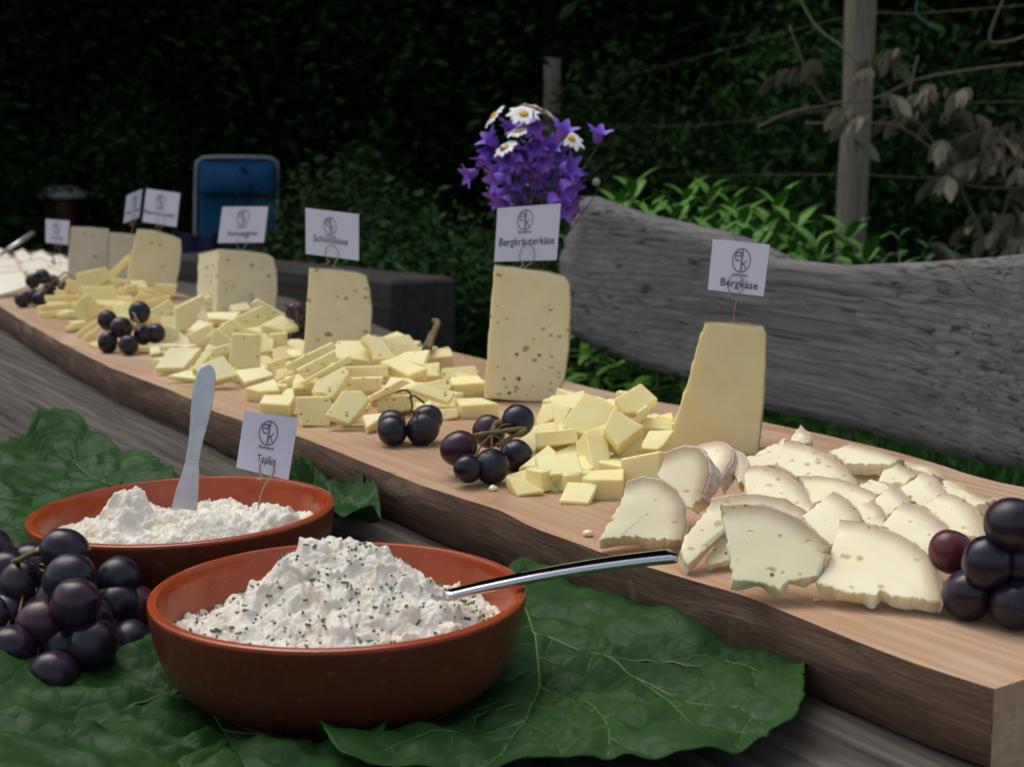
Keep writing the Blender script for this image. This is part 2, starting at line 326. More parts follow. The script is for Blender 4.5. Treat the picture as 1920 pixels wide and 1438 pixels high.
# ------------------------------------------------------------------ table and serving board
DIR = Vector((0.53, -0.848, 0)).normalized(); ROT = math.atan2(DIR.y, DIR.x)
ORG = Vector((-0.25, 1.65, 0)); INV = Matrix.Rotation(-ROT, 4, 'Z')
def loc2(p): return INV @ (Vector(p) - ORG)                # world -> plank frame
def plank_mesh(front, back, z0, z1, mats, nl=140, nw=10, edge_round=.006, under=.012, wob=.0015, seed=1.0):
    """live-edge plank from two world polylines (front/back edge, right to left), top z1, bottom z0. returns (top+ends mesh, front bark mesh, back bark mesh)"""
    fr = [loc2((p[0], p[1], 0)) for p in front]; bk = [loc2((p[0], p[1], 0)) for p in back]
    def samp(pl, u):
        xs = [p.x for p in pl]; x = xs[0] + (xs[-1] - xs[0]) * u
        for a, b in zip(pl, pl[1:]):
            if min(a.x, b.x) - 1e-9 <= x <= max(a.x, b.x) + 1e-9:
                t = (x - a.x) / (b.x - a.x) if abs(b.x - a.x) > 1e-9 else 0
                return Vector((x, a.y + (b.y - a.y) * t, 0))
        return pl[-1].copy()
    T, F = [], []
    for i in range(nl + 1):
        u = i / nl; a = samp(fr, u); b = samp(bk, u)
        a.y += .0025 * fb((a.x * 9, seed, 0)); b.y += .003 * fb((b.x * 7, seed + 5, 0))
        for j in range(nw + 1):
            s = j / nw; p = a.lerp(b, s); dz = 0
            if j in (0, nw): dz = -edge_round * .35
            T.append((p.x, p.y, z1 + dz + wob * fb((p.x * 3, p.y * 12, 0), seed=seed)))
    w = nw + 1
    for i in range(nl):
        for j in range(nw): q = i * w + j; F.append((q, q + w, q + w + 1, q + 1))
    # ends
    base = len(T)
    for i in (0, nl):
        for j in range(w):
            p = T[i * w + j]; T.append((p[0], p[1], z0))
    for e, i in enumerate((0, nl)):
        for j in range(nw):
            F.append((i * w + j, i * w + j + 1, base + e * w + j + 1, base + e * w + j))
    top = pymesh('plank', T, F)
    sides = []
    for edge, sg in ((0, -1), (nw, 1)):
        V, G = [], []; K = 7
        inward = 1 if (fr[0].y < bk[0].y) == (edge == 0) else -1
        for i in range(nl + 1):
            p = T[i * w + edge]
            for k in range(K + 1):
                s = k / K; z = p[2] + (z0 - p[2]) * s
                off = -.002 * math.sin(s * math.pi) + under * s * s + .0022 * fb((p[0] * 16, s * 2.2, 0), seed=seed + 3) * (0 if k == 0 else 1)
                V.append((p[0], p[1] + inward * off, z))
        for i in range(nl):
            for k in range(K): q = i * (K + 1) + k; G.append((q, q + K + 1, q + K + 2, q + 1))
        sides.append(fixnormals(pymesh('bark', V, G)))
    return fixnormals(top), sides[0], sides[1]
def ext(pl, a, b):
    """extend a polyline along DIR at both ends"""
    p0 = Vector((*pl[0], 0)) + DIR * a; p1 = Vector((*pl[-1], 0)) - DIR * b
    return [(p0.x, p0.y)] + list(pl) + [(p1.x, p1.y)]
# table: weathered slab
tb_back = ext([(.62, .80), (.42, 1.12), (.254, 1.447), (.058, 1.82), (-.04, 2.05), (-.285, 2.74), (-.60, 3.45), (-1.25, 4.5)], .8, .8)
off = Vector((DIR.y, -DIR.x, 0)) * .86            # towards the camera side
tb_front = [(p[0] + off.x, p[1] + off.y) for p in tb_back]
tbl = empty('wooden_table', (ORG.x, ORG.y, GZ), ROT)
top, b0, b1 = plank_mesh(tb_front, tb_back, -.075, 0.0, None, nl=160, nw=14, wob=.0022, seed=4.0)
def place(o, par):
    o.location = (0, 0, -par.location.z); o.parent = par; return o
place(link('table_top', top, M['table']), tbl); place(link('live_edge', b0, M['table'], smooth=True), tbl); place(link('live_edge', b1, M['table'], smooth=True), tbl)
for (lx, ly) in ((.9, -.15), (.9, -.7), (-2.4, -.2), (-2.4, -.75)):
    me = bevelled(pymesh('leg', *box_geo(.11, .11, .66, (lx, ly + .25, .33))), .006); link('leg', me, M['table'], tbl)
tag(tbl, 'weathered grey wooden slab table carrying the whole cheese display', 'table')
# serving board with bark edge
FE = [(1864, 1288), (1737, 1246), (1562, 1180), (1387, 1110), (1207, 1058), (1120, 1030), (1060, 1008), (1000, 985), (933, 951), (800, 912), (700, 870), (558, 815), (460, 789), (400, 769), (358, 746), (285, 716), (213, 690), (142, 656), (85, 624), (35, 596), (0, 573)]
front = [tuple(atz(x, y, BZ)[:2]) for x, y in FE]
front = front + [(front[-1][0] - .55, front[-1][1] + .80), (front[-1][0] - 1.1, front[-1][1] + 1.65)]
nrm = Vector((-DIR.y, DIR.x, 0)) * 1.0
if nrm.y < 0: nrm = -nrm
bpts = [Vector((*front[0], 0)) + nrm * .37]
for f_, wd in ((.25, .372), (.5, .36), (1.0, .36), (1.6, .38), (2.2, .40), (3.0, .42)):
    pass
back = []
for i, p in enumerate(front):
    wv = .365 + .012 * math.sin(i * .9) + .03 * (i / len(front))
    q = Vector((*front[0], 0)) + nrm * wv
    lp = loc2((p[0], p[1], 0)); l0 = loc2((*front[0], 0))
    # straight back edge with gentle wobble in plank frame
    lb = Vector((lp.x, l0.y + (wv if loc2(q).y > l0.y else -wv) + .05 * (l0.x - lp.x) * (.2), 0))
    wb = Matrix.Rotation(ROT, 4, 'Z') @ lb + ORG
    back.append((wb.x, wb.y))
brd = empty('serving_board', (ORG.x, ORG.y, 0.001), ROT)
top, b0, b1 = plank_mesh(front, back, .0015, BZ, None, nl=200, nw=12, edge_round=.003, under=.010, wob=.0004, seed=9.0)
o = place(link('board_slab', top, M['board']), brd)
top.materials.append(M['bend'])
for p in top.polygons:
    if abs(p.normal.x) > .7: p.material_index = 1
tag(place(link('bark_edge', b0, M['bark'], smooth=True), brd), 'dark brown bark along the front edge'); place(link('bark_edge', b1, M['bark'], smooth=True), brd)
tag(brd, 'long reddish wooden serving board with dark bark edge under the cheeses', 'serving board')

# ------------------------------------------------------------------ traced slabs of cheese
def slab_geo(poly, h, D=None, tilt=None, T=1.0, yaw=0, z0=BZ, ragged=0.0, seed=0, dens=0):
    """outline in photo pixels -> real polygon on a leaning plane that starts h cm above the board; T cm thick.
    returns front points, normal, in-plane outward info"""
    low = max(range(len(poly)), key=lambda i: poly[i][1]); P0 = atz(*poly[low], z0 + h / 100)
    a0 = Vector((-P0.x, -P0.y, 0)).normalized(); a = Matrix.Rotation(R(yaw), 3, 'Z') @ a0
    def build(t):
        n = a * math.sin(t) + Vector((0, 0, math.cos(t))); u = -a * math.cos(t) + Vector((0, 0, math.sin(t)))
        pts = [onplane(x, y, P0, n) for x, y in poly]; d = [p.dot(u) for p in pts]; return n, pts, (max(d) - min(d)) * 100
    if tilt is None:
        best = min(range(0, 86, 2), key=lambda q: abs(build(R(q))[2] - (D or 2.4)))
        tilt = best
    n, pts, e = build(R(tilt))
    return P0, n, pts, tilt
def prism_mesh(name, pts, n, T, org, taper=0.0, bev=.0009):
    c = sum(pts, Vector()) / len(pts)
    fr = [p - org for p in pts]; bk = [(p - c) * (1 - taper) + c - n * T - org for p in pts]; k = len(pts)
    F = [tuple(range(k)), tuple(range(2 * k - 1, k - 1, -1))] + [(i, (i + 1) % k, k + (i + 1) % k, k + i) for i in range(k)]
    jit = lambda p: p + Vector((rnd.uniform(-1, 1), rnd.uniform(-1, 1), rnd.uniform(-1, 1))) * .0006
    me = fixnormals(pymesh(name, [jit(p) for p in fr + bk], F))
    return bevelled(me, bev) if bev else me
ORD = ['first', 'second', 'third', 'fourth', 'fifth', 'sixth', 'seventh', 'eighth', 'ninth', 'tenth', 'eleventh', 'twelfth', 'thirteenth', 'fourteenth', 'fifteenth', 'sixteenth', 'seventeenth', 'eighteenth', 'nineteenth', 'twentieth', 'twenty-first', 'twenty-second', 'twenty-third', 'twenty-fourth', 'twenty-fifth']
def row_labels(items, stem, rows):
    """items: list of (object, px, py); gives each its own place in words"""
    it = sorted(items, key=lambda q: -q[2]); n = len(it); per = math.ceil(n / len(rows))
    for r, rn in enumerate(rows):
        ch = sorted(it[r * per:(r + 1) * per], key=lambda q: q[1])
        for i, (o, x, y) in enumerate(ch):
            if 'label' not in o: o['label'] = f'{stem}, {rn} row, {ORD[i]} from the left'
def heap(name, z, data, mat, group, stem, rows, cat='cheese', own={}):
    ox, oy, s = z; items = []
    for i, q in enumerate(data):
        poly, h, D, T = q[:4]; yaw = q[4] if len(q) > 4 else 0
        pp = [(ox + x / s, oy + y / s) for x, y in poly]; mx = sum(p[0] for p in pp) / len(pp); my = sum(p[1] for p in pp) / len(pp); pp = [(mx + (x - mx) * 1.13, my + (y - my) * 1.13) for x, y in pp]
        P0, n, pts, tl = slab_geo(pp, h, D=D * 1.13, T=T, yaw=yaw)
        me = prism_mesh(name, pts, n, T * 1.3 / 100, P0)
        o = link(name, me, M[mat], loc=P0); tag(o, own.get(i), cat, group)
        items.append((o, sum(p[0] for p in pp) / len(pp), sum(p[1] for p in pp) / len(pp)))
    # chunks buried inside the heap, showing only in the gaps
    cen = [(x, y, q[1]) for (o, x, y), q in zip(items, data)]; polys = [[(ox + x / s, oy + y / s) for x, y in q[0]] for q in data]
    def inside(px, py):
        for pl in polys:
            c = False; k = len(pl)
            for a in range(k):
                (x1, y1), (x2, y2) = pl[a], pl[a - 1]
                if (y1 > py) != (y2 > py) and px < (x2 - x1) * (py - y1) / (y2 - y1) + x1: c = not c
            if c: return True
        return False
    xs = [p[0] for pl in polys for p in pl]; ys = [p[1] for pl in polys for p in pl]
    gy = min(ys) + 8
    while gy < max(ys) - 14:
        dist = (CAMZ - BZ) / math.tan(PITCH + math.atan((gy - CYP) / FPX)); stp = 2680 * .021 / dist; gx = min(xs) + rnd.uniform(0, stp)
        while gx < max(xs):
            if inside(gx, gy) and inside(gx - stp * .45, gy) and inside(gx + stp * .45, gy):
                ws = [(1 / (4 + (gx - a) ** 2 + (gy - b) ** 2), h_) for a, b, h_ in cen]; hh = sum(w1 * h_ for w1, h_ in ws) / sum(w1 for w1, h_ in ws)
                sz = (rnd.uniform(2.3, 3.1) / 100, rnd.uniform(1.7, 2.3) / 100, rnd.uniform(1.2, 1.6) / 100); p = atz(gx, gy, BZ + hh / 100); aw = Vector((p.x, p.y, 0)).normalized()
                p = p + aw * rnd.uniform(.011, .016); p.z = max(BZ + sz[2] / 2 + .0005, p.z - sz[2] * .35); me = bevelled(pymesh(name, *box_geo(*sz)), .0009)
                b = link(name, me, M[mat], loc=p); fl = p.z < BZ + .0085; b.rotation_euler = (0 if fl else rnd.uniform(-.1, .3), 0 if fl else rnd.uniform(-.25, .25), rnd.uniform(-.9, .9)); tag(b, stem, cat, group)
            gx += stp
        gy += stp * .42
    return items
A = [([(70,1085),(185,1278),(440,1230),(260,1125)],.1,1.6,1.0), ([(80,1065),(360,985),(430,1000),(420,1120),(250,1132)],.6,2,.55),
 ([(388,870),(775,845),(832,1045),(430,1064)],1.3,2.2,1.2), ([(440,1100),(730,1095),(690,1242),(430,1216)],.0,1.5,2.2),
 ([(880,1098),(975,1025),(1275,1020),(1265,1118),(1000,1118)],1.5,2.2,1.5), ([(720,1145),(1002,1165),(912,1357),(638,1347)],.15,2,.5),
 ([(1280,912),(1648,845),(1645,1090),(1288,1172)],.5,2.4,1.1,-14), ([(905,632),(1100,560),(1146,972),(992,1012)],.9,3.6,1.5,32),
 ([(560,840),(800,725),(876,800),(790,882)],1.3,1.6,.8), ([(205,982),(480,770),(572,840),(380,975)],.9,2.4,.35),
 ([(385,625),(762,588),(797,722),(387,768)],2.0,1.4,1.2), ([(220,690),(350,560),(560,520),(572,590),(400,760),(290,902)],.6,4,1.4),
 ([(385,480),(440,330),(548,320),(582,450),(400,547)],1.4,2.4,1.2), ([(505,280),(555,230),(680,230),(850,185),(867,240),(770,372),(630,330)],2.6,2.2,.6),
 ([(880,225),(1070,300),(1205,380),(1085,562),(940,612),(900,627),(690,560),(690,500)],2.3,3.6,.7), ([(1195,385),(1482,560),(1225,757),(1088,590)],2.6,3,1.5),
 ([(1150,890),(1470,680),(1462,800),(1205,1000)],.5,1.6,1.2), ([(1215,275),(1470,120),(1627,275),(1432,402),(1310,412)],3.2,2.6,.8),
 ([(1430,420),(1540,340),(1567,380),(1520,480),(1460,522)],2.5,1.2,1.4), ([(1490,460),(1785,480),(1792,592),(1478,552)],2.0,1.3,1.3),
 ([(1575,612),(1812,600),(1705,752),(1640,802),(1478,790)],1.7,2.2,1.9), ([(1640,450),(1800,410),(1822,480),(1790,482)],2.3,1.1,1.2),
 ([(1075,290),(1150,265),(1250,282),(1212,370),(1192,392)],2.9,1.6,1.0), ([(530,340),(640,330),(722,370),(642,542),(580,592)],1.3,2.5,1.0,-20),
 ([(1130,1000),(1280,960),(1285,1030),(1180,1060)],.7,1.5,.9), ([(700,900),(900,860),(960,1000),(800,1040)],.9,2.4,1.0)]
B1 = [([(75,682),(400,582),(462,702),(240,722)],1.15,2.5,1.1), ([(250,862),(300,770),(640,770),(575,882)],1.3,2.1,1.3), ([(490,752),(570,700),(642,690),(642,772)],1.0,1.4,1),
 ([(415,562),(430,470),(580,440),(642,500),(450,592)],1.3,1.6,1.2), ([(450,622),(640,542),(652,652),(480,712)],.7,1.2,1.1), ([(682,812),(1062,800),(1050,1132),(750,1122)],.0,2.6,2.2),
 ([(650,592),(930,562),(902,682),(650,682)],1.5,1.5,1.5), ([(930,602),(1220,440),(1282,530),(1100,790),(1000,740),(880,722)],1.7,3.2,.9,-18), ([(705,462),(1110,250),(1152,342),(790,562)],2.5,1.2,1.0),
 ([(762,592),(1280,310),(1302,382),(795,617)],2.2,.7,1.2), ([(560,402),(1070,160),(1122,222),(700,442),(600,462)],2.7,1.1,1.0), ([(320,402),(500,330),(582,432),(400,502)],1.9,1.4,1.2),
 ([(1280,572),(1690,560),(1672,712),(1285,742)],1.3,1.3,1.3), ([(1060,1002),(1240,740),(1440,730),(1532,822),(1310,1082)],.8,3,.75), ([(1220,1100),(1312,1082),(1552,880),(1562,932),(1300,1142)],.05,.8,.8),
 ([(1250,432),(1740,420),(1752,542),(1310,562)],2.1,1.2,1.4), ([(1120,212),(1200,130),(1460,130),(1552,170),(1542,352),(1300,312),(1150,332)],2.7,3,.9), ([(1460,112),(1540,55),(1690,110),(1852,312),(1600,332),(1560,202)],3.0,3,.9),
 ([(1480,1012),(1840,970),(1660,1080),(1535,1152)],.6,2.0,.7), ([(540,230),(700,225),(770,290),(620,310)],2.2,1.4,1.2), ([(400,230),(510,185),(590,320),(410,345)],2.0,1.8,1.2)]
B2 = [([(260,100),(605,60),(752,255),(425,347)],2.8,2.6,.9), ([(440,362),(570,290),(880,260),(790,452)],2.4,2.6,1.0), ([(890,265),(1160,240),(1197,332),(930,352)],2.1,2.1,1.4), ([(750,217),(960,200),(972,245),(880,262),(760,242)],2.4,1.3,1.2),
 ([(262,410),(450,360),(832,497),(602,582)],2.3,2.7,1.2), ([(830,442),(1020,430),(1017,602),(830,592)],1.4,1.8,1.3), ([(1080,502),(1475,468),(1527,602),(1030,634)],1.0,1.6,1.5), ([(1168,662),(1200,620),(1500,600),(1612,692),(1220,714)],1.6,1.8,1.6),
 ([(720,722),(1130,630),(1172,702),(1150,782)],1.2,1.3,1.2), ([(610,772),(760,720),(1202,810),(1182,872),(1115,942)],1.5,1.9,.55), ([(890,892),(1250,880),(1252,1012),(890,1002)],.5,1.2,1.6), ([(950,1052),(1250,1035),(1257,1152),(1000,1192)],.0,1.2,1.4),
 ([(1260,912),(1570,890),(1782,967),(1340,984)],1.4,2.1,1.4), ([(215,892),(640,880),(642,1072),(225,1062)],.3,1.4,1.8), ([(70,892),(500,660),(612,707),(90,962)],1.2,.9,1.0), ([(400,620),(620,640),(760,720),(560,800),(300,760)],1.0,2.4,1.0), ([(640,960),(900,950),(900,1060),(650,1070)],.3,1.6,1.2)]
C = [([(85,832),(220,640),(512,640),(350,834)],.85,3,.8), ([(200,922),(400,870),(510,870),(490,962)],.35,1.6,.5), ([(470,832),(620,600),(692,632),(562,802)],.8,3,.7), ([(480,852),(770,730),(917,917),(660,972)],1.0,3,.9),
 ([(890,502),(1167,510),(1157,842),(858,812)],1.5,3.6,.6), ([(915,872),(1200,840),(1302,912),(1020,987)],.65,2.5,.65), ([(680,642),(880,590),(832,652),(640,782)],1.3,1.8,.8), ([(408,492),(620,390),(682,432),(642,522),(520,582)],2.0,2.3,1.1),
 ([(618,512),(860,340),(1002,442),(890,562),(760,584)],2.4,2.8,.8), ([(868,342),(1190,200),(1242,322),(1200,392),(1000,422)],3.0,2.7,.7), ([(1090,182),(1160,125),(1502,320),(1400,305),(1290,322)],3.5,1.7,.7), ([(1200,392),(1390,300),(1652,382),(1420,444)],3.1,2.3,.7),
 ([(1000,422),(1200,400),(1272,432),(1230,492)],2.5,1.6,.9), ([(1168,502),(1240,480),(1312,652),(1170,664)],1.9,2.4,.9), ([(1270,492),(1450,470),(1457,642),(1320,622)],1.5,1.9,1.3), ([(1490,542),(1600,540),(1822,632),(1660,684),(1480,622)],.9,2.4,.7),
 ([(1310,702),(1420,620),(1482,722),(1320,792)],1.3,1.7,.8), ([(1450,652),(1600,650),(1642,702),(1490,734)],1.0,1.6,.9), ([(1160,722),(1250,720),(1312,762),(1170,834)],1.0,1.6,.7), ([(300,212),(560,90),(572,192),(400,432),(290,434)],1.5,3,.7,24),
 ([(20,242),(200,130),(302,232),(100,322)],1.6,2.2,.6), ([(130,312),(290,300),(292,432),(160,402)],.9,2,.9), ([(170,402),(300,432),(250,592),(130,582)],.5,2.5,.6), ([(250,582),(320,470),(482,594)],.5,2.2,.6),
 ([(10,622),(160,600),(202,662),(20,692)],.4,1.6,.5), ([(160,602),(440,590),(532,642),(160,684)],.45,1.6,.5), ([(590,112),(820,40),(902,122),(850,212),(600,224)],2.6,2.5,1.0), ([(860,182),(1020,150),(1072,222),(880,244)],2.8,1.7,1.0),
 ([(620,262),(950,250),(870,332),(640,322)],2.4,1.7,1.0), ([(410,442),(520,340),(662,382),(620,402),(480,444)],1.8,2.1,.9), ([(910,112),(960,80),(1052,162),(920,152)],2.9,1.4,1.0), ([(700,440),(900,560),(860,700),(640,660)],1.2,3,1.0), ([(1000,560),(1300,540),(1290,700),(1050,720)],1.0,3,1.0)]
Dd = [([(490,645),(835,645),(842,702),(500,702)],1.3,.9,1.1), ([(435,747),(600,732),(802,720),(780,784),(440,797)],.8,.9,1.1), ([(420,822),(620,800),(612,872),(430,884)],.0,.9,1.4), ([(615,842),(820,810),(832,882),(620,894)],.0,.9,1.4),
 ([(780,772),(850,690),(922,902),(850,954)],.3,2.6,1.0), ([(850,682),(940,640),(1002,852),(900,924)],.6,2.7,.8), ([(920,662),(960,640),(1062,802),(1010,844)],1.2,2.6,.5), ([(700,982),(850,920),(872,992),(720,1024)],.1,.9,1.0),
 ([(810,1042),(1040,880),(1062,932),(850,1074)],.1,1.0,.9), ([(890,1082),(1060,960),(1052,1022),(930,1114)],.05,1.0,.8), ([(935,1152),(1040,1110),(1042,1192),(1000,1194)],.05,1.4,.4), ([(705,482),(830,490),(832,632),(710,582)],1.9,2,1.1),
 ([(820,422),(1110,360),(1152,482),(1000,542),(850,654)],2.2,3,1.1), ([(1150,412),(1350,220),(1362,292),(1180,474)],3.4,1.6,.8), ([(990,602),(1200,470),(1322,482),(1180,562),(1000,644)],2.4,1.4,1.0), ([(580,592),(700,590),(702,642),(590,644)],1.9,.9,1.0),
 ([(1000,642),(1370,640),(1372,692),(1030,694)],1.9,1.1,1.0), ([(1030,692),(1350,700),(1260,764),(1060,742)],1.5,1.6,.9), ([(1060,802),(1180,740),(1232,802),(1040,884)],1.2,1.8,.8), ([(1230,832),(1480,620),(1562,662),(1280,844)],1.5,1.6,.9),
 ([(1460,592),(1620,570),(1692,642),(1500,704)],2.2,2,.9), ([(1640,522),(1860,530),(1832,642),(1660,592)],2.4,1.9,1.1), ([(1570,692),(1780,640),(1792,682),(1600,774)],1.8,1.6,.9), ([(1620,852),(1760,700),(1872,762),(1700,854)],1.5,2.1,.6),
 ([(1600,832),(1700,912),(1742,1002),(1620,964)],.9,2,.8), ([(1710,922),(1870,880),(1872,982),(1730,984)],.7,2,.8), ([(1750,992),(1880,1002),(1802,1144),(1740,1142)],.4,2.3,.6), ([(1460,1192),(1740,1170),(1742,1252),(1480,1234)],.0,.9,1.1),
 ([(1300,562),(1440,520),(1462,582),(1330,624)],2.2,1.6,.9), ([(1130,602),(1300,560),(1332,622),(1160,644)],2.1,1.4,.9), ([(1380,490),(1520,480),(1560,560),(1420,560)],2.4,1.8,1.0), ([(1200,760),(1480,720),(1560,900),(1300,960)],.6,4,1.2), ([(880,560),(1200,560),(1240,760),(940,800)],.6,4,1.2)]
heapA = heap('cheese_chunk', (940, 700, 5.638), A, 'chunk', 'cheese chunks heaped beside the Bergkäse wedge', 'half buried pale yellow chunk inside the heap beside the Bergkäse wedge', [], own={5: 'thin pale cheese slip lying loose at the foot of the Bergkäse heap', 17: 'flat cheese chunk sticking up at the top of the Bergkäse heap', 0: 'pointed cheese offcut lying on the board beside the six-grape bunch', 14: 'broad thin cheese plate lying over the middle of the Bergkäse heap'})
row_labels(heapA, 'pale yellow chunk heaped beside the Bergkäse wedge', ['bottom', 'lower', 'middle', 'upper'])
h1 = heap('herb_cheese_chunk', (450, 620, 6.4), B1, 'chunkh', 'herb cheese chunks heaped beside the Bergkräuterkäse wedge', 'half buried herb cheese chunk inside the heap beside the Bergkräuterkäse wedge', [], own={5: 'largest square herb cheese chunk standing at the front of its heap', 16: 'flat herb cheese slice topped with two dark herb leaves'})
h2 = heap('herb_cheese_chunk', (680, 620, 7.11), B2, 'chunkh', 'herb cheese chunks heaped beside the Bergkräuterkäse wedge', 'half buried herb cheese chunk inside the heap beside the Bergkräuterkäse wedge', [], own={12: 'herb cheese chunk on the board just left of the Bergkräuterkäse wedge foot'})
row_labels(h1 + h2, 'herb flecked chunk heaped beside the Bergkräuterkäse wedge', ['bottom', 'lower', 'middle', 'upper'])
h3 = heap('cheese_piece', (280, 540, 5.638), C, 'chunkp', 'flat cheese pieces heaped before the Schnittkäse wedge', 'half buried pale piece inside the heap before the Schnittkäse wedge', [], own={0: 'flat cheese piece lying alone left of the butter knife handle top', 4: 'large rectangular cheese slice standing tilted amid the Schnittkäse heap', 11: 'pointed flat cheese piece jutting right towards the Schnittkäse wedge', 19: 'thick cheese piece standing on edge right of the seven-grape bunch'})
row_labels(h3, 'pale piece in the heap before the Schnittkäse wedge', ['bottom', 'lower', 'upper', 'top'])
h4 = heap('cheese_stick', (0, 440, 5.638), Dd, 'chunk', 'yellow cheese sticks heaped before the Peperoncinokäse wedge', 'half buried yellow piece inside the heap before the Peperoncinokäse wedge', [], own={13: 'long cheese stick leaning steeply against the Peperoncinokäse wedge'})
row_labels(h4, 'yellow stick in the heap before the Peperoncinokäse wedge', ['bottom', 'lower', 'upper', 'top'])

# ------------------------------------------------------------------ soft cheese slices with rind
def densify(poly, step, amp, seed, arc=None):
    out = []; tagr = []; k = len(poly)
    for i in range(k):
        a, b = poly[i], poly[(i + 1) % k]; L = math.hypot(b[0] - a[0], b[1] - a[1]); n = max(1, int(L / step))
        isr = arc is not None and arc[0] <= i < arc[1]
        for q in range(n):
            t = q / n; x = a[0] + (b[0] - a[0]) * t; y = a[1] + (b[1] - a[1]) * t
            am = amp * (.28 if isr else 1.0); q1 = Vector((x * .10, y * .10, seed)); q2 = Vector((x * .3, y * .3, seed + 9))
            x += am * (noise.noise(q1) + .5 * noise.noise(q2)); y += am * (noise.noise(q1 + Vector((7, 3, 9))) + .5 * noise.noise(q2 + Vector((5, 1, 0))))
            out.append((x, y)); tagr.append(isr)
    return out, tagr
def slice_thing(name, px, arc, h, D, T, mat, label, group, yaw=0, seed=0, step=4.5, amp=4.5, cat='cheese slice', tilt=None, z0=BZ, rindmat='rind', taper=0.0, rw=.0012):
    poly, isr = densify(px, step, amp, seed, arc); flatp, _ = densify(px, step, 0.0, seed, arc)
    P0, n, pts, tl = slab_geo(poly, h, D=D, tilt=tilt, yaw=yaw, z0=z0); k = len(pts); c = sum(pts, Vector()) / k; bpts = [onplane(x, y, P0, n) for x, y in flatp]
    bpts = [q + (q - c).normalized() * .0035 * noise.noise(q * 140 + Vector((0, 0, seed))) for q in bpts]
    rp = [p for p, r in zip(pts, isr) if r]
    def edgev(p):
        if not rp: return 0.0
        d = min((p - q).length for q in rp); return max(0.0, 1 - d / .011)
    V, F, E = [], [], []
    rings = (1.0, .97, .92, .86, .78, .66, .45)
    for s in rings:
        for i, p in enumerate(pts):
            q = c + (p - c) * s; q = q + n * (.0007 * noise.noise(q * 60) - (.0007 if s == 1.0 else 0)); V.append(q - P0); E.append(edgev(q))
    V.append(c - P0); E.append(0.0); ci = len(V) - 1
    for r_ in range(len(rings) - 1):
        for i in range(k):
            a, b = r_ * k + i, r_ * k + (i + 1) % k; F.append((a, b, b + k, a + k))
    l = (len(rings) - 1) * k
    for i in range(k): F.append((l + i, l + (i + 1) % k, ci))
    b0 = len(V)
    for i, p in enumerate(bpts):
        q = c + (p - c) * (1 - taper) - n * (T / 100) + n * .0015 * noise.noise(p * 120); V.append(q - P0); E.append(edgev(p) * .6)
    for i in range(k): F.append((i, b0 + i, b0 + (i + 1) % k, (i + 1) % k))
    F.append(tuple(range(b0, b0 + k)))
    me = smooth_angle(fixnormals(pymesh('paste', V, F))); at = me.attributes.new('rim_tint', 'FLOAT', 'POINT'); at.data.foreach_set('value', E)
    root = empty(name, P0); link('paste', me, M[mat], root)
    if rp and rindmat:
        RV, RF = [], []; seq = [i for i in range(k) if isr[i]]
        seq = seq + [(seq[-1] + 1) % k]
        for i in seq:
            p = pts[i]; q = c + (bpts[i] - c) * (1 - taper) - n * (T / 100)
            o_ = (p - c); o_ = (o_ - n * o_.dot(n)).normalized(); j = rw * (1 + .5 * noise.noise(p * 400))
            RV += [p - n * .0006 - P0, p + o_ * j - n * .0012 - P0, q + o_ * j - P0, q - n * .0002 - P0]
        m_ = len(seq)
        for a in range(m_ - 1):
            for b in range(4): RF.append((a * 4 + b, a * 4 + (b + 1) % 4, a * 4 + 4 + (b + 1) % 4, a * 4 + 4 + b))
        RF.append((0, 1, 2, 3)); RF.append(tuple(4 * (m_ - 1) + b for b in (3, 2, 1, 0)))
        link('rind', fixnormals(pymesh('rind', RV, RF)), M[rindmat], root)
    tag(root, label, cat, group); return root
def z_(off, s, pts): return [(off[0] + x / s, off[1] + y / s) for x, y in pts]
S1 = lambda p: z_((1110, 780), 4.564, p)
S2 = lambda p: z_((1400, 780), 3.687, p)
SG = 'soft rinded cheese slices fanned out on the near end of the board'
